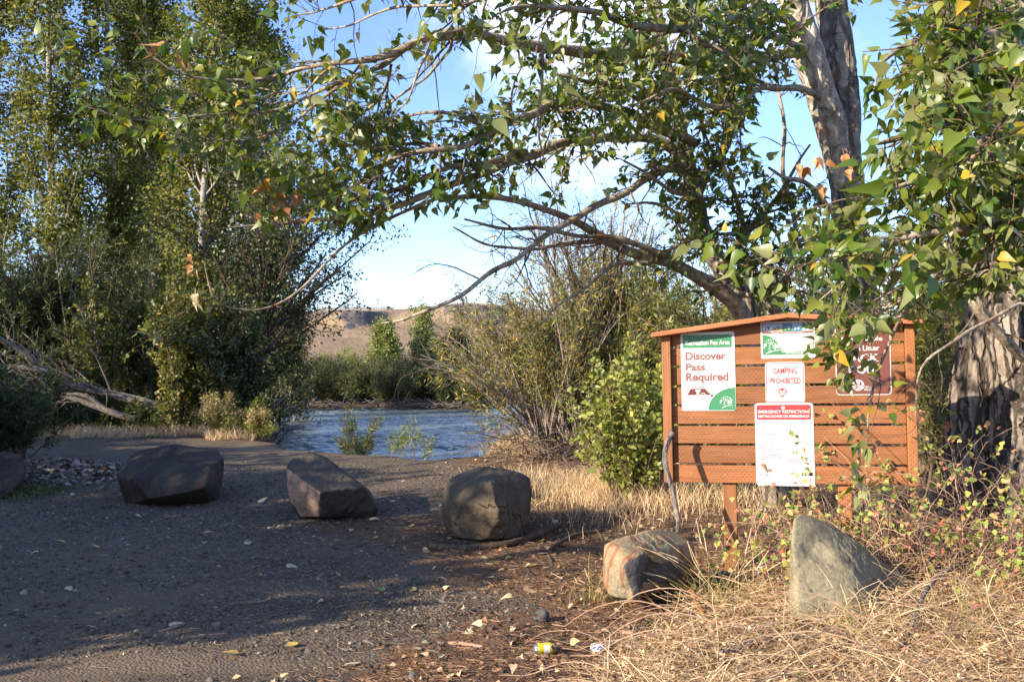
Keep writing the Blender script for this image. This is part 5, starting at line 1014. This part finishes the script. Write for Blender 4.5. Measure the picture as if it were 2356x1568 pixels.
limbs(A, bA, [
    ([(1612,500,10.3,.06),(1560,370,9.9,.055),(1480,322,9.6,.048),(1400,313,9.1,.043),(1300,340,8.6,.038),(1200,355,8.1,.034),(1100,398,7.7,.030),(1000,440,7.3,.026),(870,488,6.9,.020),(770,512,6.6,.015),(640,520,6.3,.010),(520,526,6.1,.006)], 13, 8, .075, 3.0, .30),
    ([(1210,350,8.1,.03),(1130,360,7.7,.024),(1040,400,7.4,.02),(960,428,7.1,.017),(850,452,6.8,.014),(760,478,6.5,.010),(690,500,6.4,.006)], 24, 8, .075, 2, .25),
    ([(1620,400,9.9,.05),(1520,398,9.3,.040),(1430,435,8.9,.034),(1380,465,8.7,.032),(1270,545,8.4,.026),(1200,590,8.2,.022),(1130,622,8,.019),(1050,682,7.8,.015),(950,732,7.6,.011),(888,750,7.5,.006)], 0, 0, .07, 3.4, .3),
    ([(1010,455,7.4,.017),(940,490,7.2,.014),(880,522,7.1,.012),(790,575,6.9,.011),(700,662,6.6,.010),(640,703,6.4,.009),(580,718,6.2,.007),(510,702,6.1,.006),(480,660,6.0,.005),(462,600,6,.003)], 1.5, 4, .07, 1.2, .2),
    ([(1600,330,9.6,.05),(1500,300,9.1,.045),(1400,235,8.5,.04),(1290,228,8.1,.035),(1230,262,7.8,.032),(1140,302,7.4,.027),(1010,337,7,.022),(930,372,6.8,.016),(850,402,6.6,.008)], 20, 8, .075, 1.5, .35),
    ([(1540,590,9.3,.03),(1420,545,9,.026),(1330,540,8.8,.022),(1250,515,8.6,.018),(1150,520,8.3,.014),(1060,500,8.1,.009)], 0, 0, .07, 7, .1),
    ([(1400,560,9,.025),(1300,560,8.8,.02),(1220,575,8.6,.015),(1120,560,8.4,.011),(1040,520,8.2,.006)], 0, 0, .07, 8, .1),
    ([(1575,400,10,.03),(1540,300,9.3,.025),(1450,220,8.6,.02),(1350,190,8.2,.015),(1270,170,8,.01)], 22, 8, .075, 0, .1),
    ([(1600,480,10,.035),(1640,380,9.4,.03),(1680,300,9,.022),(1700,220,8.8,.015),(1710,150,8.6,.01)], 34, 8, .075, 0, .0),
    ([(1620,520,10,.035),(1600,450,9.4,.03),(1540,440,9,.022),(1480,400,8.8,.015),(1440,380,8.6,.01)], 14, 8, .07, 0, .1),
    ([(1660,600,10,.035),(1740,520,9.8,.03),(1790,440,9.6,.022),(1830,380,9.4,.015),(1860,340,9.3,.01)], 32, 8, .075, 1, .0),
    ([(1670,620,10,.03),(1700,500,9.6,.025),(1680,400,9.2,.02),(1660,330,9,.01)], 34, 8, .075, 1, .0),
    ([(1700,680,10,.03),(1770,660,9.7,.025),(1830,640,9.5,.02),(1890,660,9.3,.01)], 34, 8, .075, 1, .0),
    ([(1640,560,10,.03),(1560,500,9.4,.02),(1500,470,9.1,.014),(1450,470,9,.008)], 26, 8, .07, 2, .0),
    ([(1745,900,10.4,.04),(1790,700,10.3,.032),(1832,560,10.3,.027),(1815,430,10.2,.022),(1800,280,10.1,.018),(1790,150,10,.012),(1772,60,9.9,.006)], 3, 5, .07, 3, .3),
    ([(1745,880,10.4,.035),(1770,700,10.4,.028),(1762,580,10.3,.02),(1740,480,10.2,.012)], 6, 6, .07, 3, .3),
    ([(1690,640,10,.03),(1760,600,9.6,.025),(1840,560,9.2,.02),(1900,540,9,.01)], 34, 8, .075, 1, .0),
    ([(1650,590,10,.035),(1600,540,9.4,.03),(1560,560,9.1,.02),(1510,570,8.9,.01)], 30, 8, .07, 1, .1),
    ([(1500,600,9.3,.03),(1400,620,8.9,.016),(1310,680,8.6,.012),(1255,745,8.4,.006)], 0, 0, .07, 2, .1),
    ([(1540,180,9.8,.03),(1480,120,9.4,.025),(1400,170,9,.018),(1330,150,8.8,.008)], 18, 8, .075, 0, .1),
    ([(1540,180,9.8,.03),(1620,120,9.4,.025),(1690,90,9,.018),(1740,40,8.8,.008)], 22, 8, .075, 0, .0)])

bB = np.array([*at(1985, 1100, 10.2)[:2], 0.]); Bt = empty('cottonwood_tree', bB, 'upright cottonwood with a pale trunk that forks above the right half of the board', 'tree')
trunkpart(Bt, bB, [(2010,1260,10.2,.22),(2000,1000,10.2,.20),(1985,750,10.1,.175),(1968,600,10.1,.165),(1950,450,10.05,.168),(1940,380,10,.178),(1934,330,10,.19),(1938,250,10,.175),(1932,150,10,.16),(1920,50,10,.155),(1905,-80,10,.15),(1890,-300,10,.12)], 'bark_shaded', 24, 60, fur=.012)
trunkpart(Bt, bB, [(1955,430,10,.14),(1925,340,9.95,.155),(1895,240,9.85,.155),(1865,140,9.75,.15),(1840,50,9.65,.14),(1815,-60,9.5,.13),(1780,-300,9.3,.1)], 'bark_trunk', 20, 40, 'trunk_fork', fur=.008)
limbs(Bt, bB, [
    ([(1850,110,9.6,.06),(1720,135,9.1,.055),(1560,138,8.5,.048),(1400,122,7.8,.044),(1250,108,7.2,.038),(1150,88,7.0,.034),(1080,84,6.8,.030),(980,95,6.5,.026),(880,126,6.2,.021),(760,150,6,.016),(620,170,5.8,.012),(480,172,5.6,.009),(370,132,5.5,.006),(310,72,5.4,.003)], 9, 7, .075, .8, .12),
    ([(1080,88,6.8,.026),(1010,80,6.6,.022),(960,95,6.5,.02),(880,150,6.3,.018),(800,182,6.1,.015),(720,215,6,.012),(640,245,5.8,.010),(540,256,5.6,.008),(430,266,5.4,.006),(330,262,5.4,.005),(260,248,5.35,.004),(195,232,5.3,.003)], 13, 7, .075, .5, .3),
    ([(880,145,6.3,.014),(800,195,6.1,.012),(740,242,6,.010),(680,290,5.9,.008),(600,320,5.8,.006),(500,335,5.7,.005),(400,322,5.6,.003)], 12, 7, .075, 1, .3),
    ([(760,155,6,.01),(700,210,5.9,.008),(640,215,5.8,.006),(560,200,5.7,.005),(480,215,5.6,.004),(400,200,5.5,.003)], 12, 7, .075, 0, .1),
    ([(1840,60,9.6,.05),(1700,40,8.4,.04),(1500,60,6.9,.03),(1350,30,6.3,.02),(1200,25,6,.012),(1130,40,5.8,.006)], 19, 8, .078, 0, .15),
    ([(1810,-60,9.3,.05),(1600,-60,7.5,.04),(1400,-30,6.4,.03),(1150,-30,6,.022),(950,-20,5.8,.015),(800,0,5.6,.01),(690,20,5.5,.005)], 17, 8, .078, 0, .2),
    ([(1150,-30,6,.015),(1060,20,5.9,.01),(900,30,5.8,.008),(800,60,5.8,.006),(720,60,5.7,.004)], 14, 7, .075, 0, .1),
    ([(1890,230,9.8,.04),(1780,200,9,.03),(1660,250,8.2,.022),(1540,220,7.7,.016),(1440,240,7.4,.008)], 20, 8, .078, 0, .15),
    ([(1700,140,9,.03),(1640,200,8.5,.02),(1560,180,8,.015),(1480,200,7.7,.01),(1400,220,7.5,.006)], 20, 8, .078, 0, .05),
    ([(1850,110,9.6,.035),(1760,80,8.6,.025),(1680,110,7.8,.018),(1600,90,7.4,.01)], 22, 8, .078, 0, .1),
    ([(1940,520,10,.04),(1860,430,9.6,.026),(1800,410,9.4,.02),(1760,380,9.3,.012)], 8, 6, .075, 2, .4),
    ([(1140,302,7.4,.02),(1080,270,7.3,.016),(1000,260,7.2,.012),(920,280,7.1,.009),(850,330,7,.006),(790,370,7,.004)], 26, 8, .072, 1, .0),
    ([(1010,337,7,.016),(940,330,7,.012),(870,350,7,.009),(780,420,7,.006),(730,450,7,.004)], 26, 8, .072, 1, .0),
    ([(1000,100,6.5,.012),(960,160,6.4,.009),(930,230,6.3,.006),(900,260,6.2,.004)], 0, 0, .07, 4, .1),
    ([(1250,110,7.2,.016),(1250,200,7.2,.012),(1240,300,7.2,.009),(1250,380,7.3,.004)], 0, 0, .07, 4, .1),
    ([(900,150,6.3,.012),(860,220,6.6,.01),(790,300,6.9,.009),(740,360,7,.006),(690,420,7,.004)], 26, 8, .072, 0, .1),
    ([(1040,90,6.6,.012),(990,170,7,.01),(900,240,7.3,.009),(830,300,7.4,.006),(760,290,7.4,.004)], 26, 8, .072, 0, .2)])

bC = np.array([*at(2330, 1150, 8.4)[:2], 0.]); Ct = empty('cottonwood_tree', bC, 'old cottonwood with two furrowed grey trunks at the right edge', 'tree')
trunkpart(Ct, bC, [(2245,1330,8.6,.28),(2235,1150,8.6,.25),(2240,1000,8.6,.22),(2250,850,8.6,.195),(2265,700,8.6,.175),(2285,580,8.55,.17),(2310,450,8.5,.16),(2325,300,8.5,.15),(2345,100,8.5,.14),(2360,-200,8.5,.12)], 'bark_old', 30, 60, bumpy=.14, fur=.024)
trunkpart(Ct, bC, [(2365,1330,8.2,.34),(2362,1150,8.2,.29),(2358,950,8.2,.265),(2355,750,8.2,.27),(2362,500,8.2,.26),(2350,250,8.2,.25),(2335,80,8.2,.24),(2330,-200,8.2,.22)], 'bark_old', 30, 60, 'trunk_fork', bumpy=.14, fur=.024)
limbs(Ct, bC, [
    ([(2330,130,8.1,.09),(2290,80,7.9,.085),(2220,20,7.6,.08),(2150,-20,7.4,.075),(2050,-80,7,.06)], 0, 0, .07, .5, .1),
    ([(2370,260,8,.05),(2300,230,7,.04),(2200,260,6,.03),(2100,300,5.6,.02),(2020,330,5.4,.008)], 30, 8, .082, 0, .1),
    ([(2420,420,7,.04),(2320,360,5.8,.03),(2200,380,5.3,.022),(2110,420,5.1,.015),(2040,450,5,.006)], 30, 8, .085, 0, .05),
    ([(2450,560,6.6,.04),(2330,500,5.4,.03),(2200,520,5.1,.022),(2080,560,5,.015),(1960,590,5,.006)], 27, 8, .085, 0, .05),
    ([(2420,200,7.4,.04),(2250,110,6.8,.03),(2120,90,6.4,.02),(2040,140,6.2,.012),(2010,220,6.1,.005)], 20, 8, .08, 1, .1),
    ([(2420,120,7,.04),(2300,150,6,.03),(2200,140,5.6,.022),(2120,180,5.4,.012),(2060,230,5.3,.006)], 28, 8, .082, 0, .05),
    ([(2400,30,7,.04),(2280,60,6,.03),(2180,50,5.6,.02),(2130,90,5.4,.008)], 26, 8, .082, 0, .05),
    ([(2450,330,6.4,.04),(2330,300,5.3,.03),(2260,330,4.9,.02),(2200,400,4.7,.008)], 24, 8, .085, 0, .05),
    ([(2450,640,6.6,.03),(2330,590,5.6,.024),(2230,600,5.4,.02),(2130,650,5.6,.015),(2060,690,5.9,.012),(1970,730,6.1,.009),(1880,770,6.2,.006),(1830,790,6.25,.003)], 15, 8, .080, 0, .1),
    ([(2180,500,5.3,.012),(2120,600,5.6,.012),(2080,690,5.9,.011),(2050,760,6.1,.010),(2010,850,6.2,.009),(1990,930,6.25,.007),(1983,1000,6.3,.003)], 8, 7, .080, 0, .2),
    ([(2080,700,5.9,.01),(2000,740,6.0,.008),(1960,820,6.1,.006),(1935,880,6.2,.003)], 10, 7, .080, 0, .2),
    ([(2100,650,5.7,.012),(2020,630,5.8,.01),(1950,650,5.9,.008),(1880,700,6,.004)], 22, 8, .080, 0, .1),
    ([(2356,560,7.9,.05),(2250,660,7.5,.045),(2300,760,7.6,.04),(2356,830,7.8,.035)], 0, 0, .07, 4, .0),
    ([(2356,700,7.6,.014),(2200,770,7.2,.012),(2120,830,7.1,.008),(2110,950,7.2,.004)], 0, 0, .07, 4, .0)])
# withered leaf clusters hanging in the twigs
def cluster(label, u, v, Y, n, mat, s=.085, r=.04):
    Y = Y + 1.1*min(max((1050-u)/450., 0), 1)
    p = at(u, v, Y); pos = p+rng.normal(size=(n, 3))*r; D = np.stack([.35*rng.normal(size=n), .35*rng.normal(size=n), -np.ones(n)], -1); Nn = rng.normal(size=(n, 3))+np.array([-.4, -1., 0]); V, F = leafmesh(pos, D, Nn, np.full(n, s), HEART, .7)
    me = npmesh('withered_leaves', V-p, F, [0]*len(F)); o = link('withered_leaf_cluster', me, None, [M[mat]]); o.location = tuple(p); tag(o, label, 'dead leaves', 'withered leaf clusters hanging in the branches')
cluster('withered orange leaf cluster near the upper left branch tip', 402, 112, 5.45, 5, 'leaf_dead'); cluster('withered tan leaves hanging under the yellow ones at left of centre', 640, 440, 6.1, 10, 'leaf_dead', .08, .06); cluster('yellow leaf cluster just above the hanging tan leaves', 605, 405, 6.1, 6, 'leaf_yellow', .075, .05)
cluster('withered rusty leaves below the hanging tan leaves', 622, 470, 6.2, 4, 'leaf_dead', .07); cluster('dark rusty leaf cluster on the drooping twig at left', 444, 600, 6.0, 4, 'leaf_dead', .07, .03); cluster('pale tan leaf cluster at the end of the drooping twig', 455, 672, 6.0, 4, 'litter_pale', .08, .025)
cluster('orange-brown leaf cluster beside the pale forked trunk', 1870, 355, 7.0, 7, 'leaf_dead', .085, .04); cluster('two withered leaves hanging in front of the forked trunk', 1943, 362, 7.0, 2, 'leaf_dead', .09, .03); cluster('small withered leaf pair below the larger cluster at the forked trunk', 1908, 408, 7.0, 2, 'leaf_dead', .08, .02)

# ------------------------------------------------------------------ currant shrub, dry grass, vines
def currant(label, x, y, H, spread, n, per, xr):
    z = float(gz(x, y)); b = np.array([x, y, z]); m = 12; P = np.zeros((n, m, 3)); P[:, 0] = b+np.stack([U(-xr, xr, n), U(-.3, .3, n), np.zeros(n)], -1); az = U(0, 2*PI, n)
    d = nrm(np.stack([np.cos(az)*spread, np.sin(az)*spread*.6-.1, np.ones(n)], -1)); Ln = H*U(.7, 1.5, n)
    for k in range(1, m): P[:, k] = P[:, k-1]+d*(Ln/(m-1))[:, None]; d = nrm(d+.14*rng.normal(size=(n, 3))+np.array([0, 0, -.09])+np.stack([np.cos(az)*.05, np.sin(az)*.03, np.zeros(n)], -1))
    P[:, :, 2] = np.maximum(P[:, :, 2], z+.01); R = (.0035+.002*U(0, 1, n))[:, None]*np.linspace(1, .35, m)[None]
    C, Rc, _ = grow(P, R, n*7, .22, .8, 6, .2, 1, curl=.2, rmin=.0014); e = empty('currant_shrub', b, label, 'shrub', 'currant shrubs in front of the big trunks')
    mb = MB(); mb.add(*tubes(P, R, 5)); mb.add(*tubes(C, Rc, 3)); mb.build('stem', [M['vine']], e, b); C = C[U(0, 1, len(C)) < .55]
    C = C[::3] if False else C; pos, T, _ = along(C, per, .3, 1.); pos = pos+rng.normal(size=pos.shape)*.018; nn_ = len(pos); D = T*.3+rng.normal(size=(nn_, 3))*.7+np.array([0, 0, -.3]); Nn = rng.normal(size=(nn_, 3))*.6+np.array([-.5, -.6, .5]); V, F = leafmesh(pos, D, Nn, U(.026, .046, nn_), LOBED, .3); mb = MB(); mb.add(V, F); mb.build('foliage', [M['leaf_currant']], e, b)
currant('leafy currant bush right of the board under the furrowed trunks', 3.15, 7.0, 1.15, .5, 60, 4, .5); currant('currant bush spilling over the lower right corner of the board', 2.45, 7.1, .72, .5, 26, 4, .3)
currant('thin currant branches between the two posts under the board', 1.85, 7.15, .42, .5, 10, 3, .25); currant('currant bush at the right edge of the ground', 3.45, 6.3, .85, .5, 40, 4, .35); currant('sparse currant stems left of the grey rock below the board', 1.62, 7.25, .3, .4, 5, 3, .12)
# tangle of bare stems under them
n = 800; x = U(2.1, 4.3, n); y = U(6.6, 8.6, n); P = np.zeros((n, 10, 3)); P[:, 0] = P3(x, y, gz(x, y)); d = nrm(np.stack([rng.normal(size=n)*.8, rng.normal(size=n)*.5, np.abs(rng.normal(size=n))*.8+.2], -1)); Ln = U(.4, 1.1, n)
for k in range(1, 10): P[:, k] = P[:, k-1]+d*(Ln/9)[:, None]; d = nrm(d+.2*rng.normal(size=(n, 3))+np.array([0, 0, -.14]))
P[:, :, 2] = np.maximum(P[:, :, 2], gz(P[:, :, 0], P[:, :, 1])+.005); mb = MB(); mb.add(*tubes(P, U(.0015, .005, n)[:, None]*np.linspace(1, .5, 10)[None], 4)); tag(mb.build('bramble_tangle', [M['vine']]), 'tangle of bare arching brown stems at the foot of the big trunks', 'undergrowth', kind='stuff')

def blades(x, y, H, lean, m=6, w=.0016, bend=.35, zoff=0):
    n = len(x); az = U(0, 2*PI, n); ln = lean*np.abs(rng.normal(size=n)); d = nrm(np.stack([np.cos(az)*ln, np.sin(az)*ln, np.ones(n)], -1)); P = np.zeros((n, m, 3)); P[:, 0] = P3(x, y, gz(x, y)+zoff)
    for k in range(1, m): P[:, k] = P[:, k-1]+d*(H/(m-1))[:, None]; d = nrm(d+np.stack([np.cos(az)*bend*.5, np.sin(az)*bend*.5, -bend*np.ones(n)*k/m], -1)+.08*rng.normal(size=(n, 3)))
    P[:, :, 2] = np.maximum(P[:, :, 2], gz(P[:, :, 0], P[:, :, 1])+.004); return P, (w*np.ones(n))[:, None]*np.linspace(1, .35, m)[None]
def clear_rocks(x, y): return ~((np.abs(x-1.25) < .33) & (np.abs(y-6.95) < .3)) & ~((np.abs(x-2.25) < .42) & (np.abs(y-6.75) < .35))
mb = MB()
x = U(-.4, 4.2, 42000); y = 4.3+U(0, 1, 42000)**1.2*4.6; k = (U(0, 1, len(x)) < strawf(x, y)**1.3*sstep(9, 6.2, y)*sstep(-.35, .5, fbm(P3(x*2.6, y*2.6), 3, 77))) & (np.abs(x) < y*.56+.3) & clear_rocks(x, y); x, y = x[k], y[k]
P, Wd = blades(x, y, U(.10, .34, len(x))*(1-.4*sstep(6, 7.5, y)), .95, 6, .0013, .35); Wd = Wd*(.5+2.6*U(0, 1, len(Wd))**2.5)[:, None]; mb.add(*ribbons(P, Wd))
x = U(.0, 4.2, 10500); y = U(4.4, 6.5, 10500); k = (strawf(x, y) > .5) & clear_rocks(x, y); x, y = x[k], y[k]; n = len(x)   # matted stems lying on top
P = np.zeros((n, 8, 3)); P[:, 0] = P3(x, y, gz(x, y)+U(.02, .16, n)); d = nrm(np.stack([rng.normal(size=n), rng.normal(size=n)*.6, .25*rng.normal(size=n)], -1)); Ln = U(.12, .5, n)
for j in range(1, 8): P[:, j] = P[:, j-1]+d*(Ln/7)[:, None]; d = nrm(d+.11*rng.normal(size=(n, 3))+np.array([0, 0, -.04]))
P[:, :, 2] = np.maximum(P[:, :, 2], gz(P[:, :, 0], P[:, :, 1])+.004); mb.add(*tubes(P, (.0006+.0018*U(0, 1, n)**4)[:, None]*np.ones((1, 8)), 3))
for cx, cy, n, h in ((1.25, 12.2, 3600, .30), (2.0, 11.4, 1500, .24), (.6, 12.9, 1400, .22), (.2, 19, 1800, .32), (-.3, 20.5, 1200, .35), (.9, 18.2, 1200, .3), (1.0, 10.6, 900, .2), (2.6, 9.6, 300, .3)):
    x = cx+rng.normal(size=n)*.55; y = cy+rng.normal(size=n)*.6; k = sdist(x, y) > .2; P, Wd = blades(x[k], y[k], U(.4, 1.1, k.sum())*h, .35, 5, .0025, .25); mb.add(*ribbons(P, Wd))
tag(mb.build('dry_grass', [M['grass']]), 'thick matted dry straw grass over the lower right ground and by the willow', 'dry grass', kind='stuff')
mb = MB(); x = U(-.6, 4.2, 18000); y = U(4.4, 6.8, 18000); k = (U(0, 1, 18000) < strawf(x, y)) & clear_rocks(x, y); pos = P3(x[k], y[k], gz(x[k], y[k])+U(.02, .17, k.sum()))
lv = leafmesh(pos, rng.normal(size=pos.shape), rng.normal(size=pos.shape), U(.012, .032, len(pos)), OVAL, 1.2); mb.add(*lv); x = U(-.5, 4, 1500); y = U(4.4, 7.5, 1500); k = U(0, 1, 1500) < .15+.85*strawf(x, y); pos = P3(x[k], y[k], gz(x[k], y[k])+U(.01, .1, k.sum())); lv = flatleaves(pos, U(.03, .07, len(pos)), HL, .8, .01); mb.add(lv[0], lv[1])
tag(mb.build('curled_dead_leaves', [M['leaf_crisp']]), 'curled brown leaves tangled in the dry grass', 'dead leaves', kind='stuff')
# left bank straw and weeds
mb = MB(); n = 4200; x = U(-10.5, -5.2, n); y = 21.9+.5*np.sin(x*2.3)+.3*np.sin(x*6.1)+np.abs(rng.normal(size=n))*.9; k = sdist(x, y) > .3; P, Wd = blades(x[k], y[k], U(.08, .32, k.sum()), .5, 5, .004, .3); mb.add(*ribbons(P, Wd)); tag(mb.build('bank_grass', [M['grass']]), 'dry grass strip along the foot of the left bank bushes', 'dry grass', kind='stuff')
mb = MB(); n = 2600; x = -6.6+rng.normal(size=n)*.5; y = 12.6+rng.normal(size=n)*.35; P, Wd = blades(x, y, U(.04, .16, n), .8, 4, .004, .3); mb.add(*ribbons(P, Wd)); lv = flatleaves(P3(x, y, gz(x, y)+U(.02, .1, n)), U(.015, .035, n), OVAL, 1); mb.add(lv[0], lv[1]); tag(mb.build('weeds', [M['weed']]), 'low dark weeds in front of the leftmost boulder', 'weeds', kind='stuff')
for u, v, lb in ((840/2.356, 1010, ''),): pass
for u, v, r, lb in ((593, 998, .22, 'small green tuft on the far gravel below the goldenrod'), (342, 1008, .25, 'dark green tuft on the far gravel below the yellow-green shrub')):
    p = ground_pt(u, v); n = 160; P, Wd = blades(p[0]+rng.normal(size=n)*r*.5, p[1]+rng.normal(size=n)*r*.4, U(.05, .13, n), .8, 4, .004, .3); mb = MB(); mb.add(*ribbons(P, Wd)); o = mb.build('grass_tuft', [M['weed']], None, p); o.location = tuple(p); tag(o, lb, 'grass tuft', 'green tufts on the far gravel')
# tall seeded grass stems in front of the kiosk
def seedgrass(label, pts, n=14, H=.75, lean=(-.25, 0)):
    x0, y0 = pts; n_ = n; x = x0+rng.normal(size=n)*.07; y = y0+rng.normal(size=n)*.07; z = gz(x, y); b = np.array([x0, y0, float(gz(x0, y0))]); m = 12; P = np.zeros((n, m, 3)); P[:, 0] = P3(x, y, z); d = nrm(np.stack([lean[0]+rng.normal(size=n)*.33, lean[1]+rng.normal(size=n)*.2, np.ones(n)], -1)); Ln = H*U(.65, 1.2, n)
    for k in range(1, m): P[:, k] = P[:, k-1]+d*(Ln/(m-1))[:, None]; d = nrm(d+.03*rng.normal(size=(n, 3))+np.stack([d[:, 0]*.10, d[:, 1]*.1, -.035*np.ones(n)], -1))
    e = empty('seeding_grass', b, label, 'grass', 'tall seeding grass in front of the board'); mb = MB(); mb.add(*tubes(P, np.full((n, 1), .0013)*np.linspace(1, .7, m)[None], 4)); mb.build('stem', [M['grass_green']], e, b)
    t = np.linspace(0, 1, 26); i = 7.6+t*3.4; j = i.astype(int).clip(0, 10); f = (i-j)[None, :, None]; Q = P[:, j]*(1-f)+P[:, j+1]*f; R = (.0022+.0016*np.abs(np.sin(np.arange(26)*1.25)))[None]*np.linspace(1, .5, 26)[None]*np.ones((n, 1)); mb = MB(); mb.add(*tubes(Q, R, 5)); mb.build('seed_head', [M['grass']], e, b)
    xb = x0+rng.normal(size=40)*.08; yb = y0+rng.normal(size=40)*.08; Pb, Wb = blades(xb, yb, U(.15, .45, 40), .5, 7, .0022, .2); mb = MB(); mb.add(*ribbons(Pb, Wb)); mb.build('blade', [M['grass_green']], e, b)
p = ground_pt(1640, 1400); seedgrass('tallest tuft of seeding grass, right of the banded sandstone block', (p[0]-.02, p[1]), 18, .62, (-.35, 0))
p = ground_pt(1690, 1420); seedgrass('tuft of seeding grass between the sandstone block and the grey rock', (p[0], p[1]), 12, .55, (.05, 0))
p = ground_pt(1960, 1500); seedgrass('seeding grass stems rising in front of the pale grey rock', (p[0], p[1]), 7, .5, (-.1, 0)); p = ground_pt(2230, 1500); seedgrass('seeding grass stems near the right edge', (p[0], p[1]), 9, .6, (.05, 0)); p = ground_pt(1420, 1400); seedgrass('short wispy grass tuft at the left foot of the sandstone block', (p[0]-.1, p[1]+.25), 8, .22, (-.3, 0))
# arching dead vine stems bottom right
mb = MB(); n = 280; x = U(.3, 3.6, n); y = U(4.5, 6.6, n); k = strawf(x, y) > .4; x, y = x[k], y[k]; n = len(x); az = rng.choice([0, PI], n)+rng.normal(size=n)*.5; P = np.zeros((n, 14, 3)); P[:, 0] = P3(x, y, gz(x, y)); d = nrm(np.stack([np.cos(az), np.sin(az)*.5, U(.3, 1.2, n)], -1)); Ln = U(.4, 1.2, n)
for k in range(1, 14): P[:, k] = P[:, k-1]+d*(Ln/13)[:, None]; d = nrm(d+.06*rng.normal(size=(n, 3))+np.array([0, 0, -.17]))
P[:, :, 2] = np.maximum(P[:, :, 2], gz(P[:, :, 0], P[:, :, 1])+.03); mb.add(*tubes(P, U(.002, .0055, n)[:, None]*np.linspace(1, .6, 14)[None], 6)); tag(mb.build('dead_vines', [M['vine']]), 'arching dead vine stems through the dry grass', 'undergrowth', kind='stuff')
# twigs and brush under the right willow
mb = MB(); n = 260; x = U(-.2, 2.2, n); y = U(15.4, 18.6, n); k = sdist(x, y) > .3; x, y = x[k], y[k]; n = len(x); P = np.zeros((n, 8, 3)); P[:, 0] = P3(x, y, gz(x, y)+U(0, .35, n)); d = nrm(np.stack([rng.normal(size=n)-.3, rng.normal(size=n)*.5, .35*rng.normal(size=n)], -1))
for k in range(1, 8): P[:, k] = P[:, k-1]+d*U(.06, .2, n)[:, None]; d = nrm(d+.2*rng.normal(size=(n, 3)))
P[:, :, 2] = np.maximum(P[:, :, 2], gz(P[:, :, 0], P[:, :, 1])+.01); mb.add(*tubes(P, U(.004, .014, n)[:, None]*np.linspace(1, .4, 8)[None], 4)); tag(mb.build('brush_debris', [M['twig']]), 'dark brush and broken branches under the right bank willow', 'brushwood', kind='stuff')

# tall trees upstream on the left bank and behind the camera's left: they shade the thicket and the far bank
for k, (x0, y0) in enumerate([(-18, 50), (-20.5, 54), (-23, 58.5), (-17, 45)]): copy_tree(POP, (x0, y0, -.3), k*1.9, 1., ['tall poplar hidden upstream behind the left woods', 'second tall poplar hidden upstream behind the left woods', 'farthest tall poplar hidden upstream', 'nearest tall poplar of the hidden upstream row'][k], 'tall poplars upstream')
# ------------------------------------------------------------------ trees standing outside the view at the left: they cast the shade on the gravel
sh = None
for k, nn_ in enumerate(np.arange(-7.5, -31, -2.2)):
    l_ = -6.2+.5*math.sin(k*2.1); hx_ = .82*l_+.572*nn_; hy_ = .572*l_-.82*nn_
    if sh is None: sh = bush('shade_tree', 'small leafy tree beside the clearing, nearest to the camera', hx_, hy_, 4.9, 3.0, 50, 460, 25, .17, OVAL, 'leaf_dark', 'twig', cat='tree', group='small trees beside the clearing, left of the view', lsp=.12)
    else: copy_tree(sh, (hx_, hy_, 0), k*1.7, 1.02+.07*math.sin(k*3.), 'small leafy tree beside the clearing left of the view, number %s from the camera' % ['two','three','four','five','six','seven','eight','nine','ten','eleven','twelve'][k-1])

for k, nn_ in enumerate((-19, -22.5, -26, -29.5, -33)):
    l_ = -15+.8*math.sin(k*2.7); copy_tree(POP, (.82*l_+.572*nn_, .572*l_-.82*nn_, -.2), k*2.1, .68, 'tall poplar well left of the view, the %s in its row' % ['first','second','third','fourth','fifth'][k], 'tall poplars left of the view')
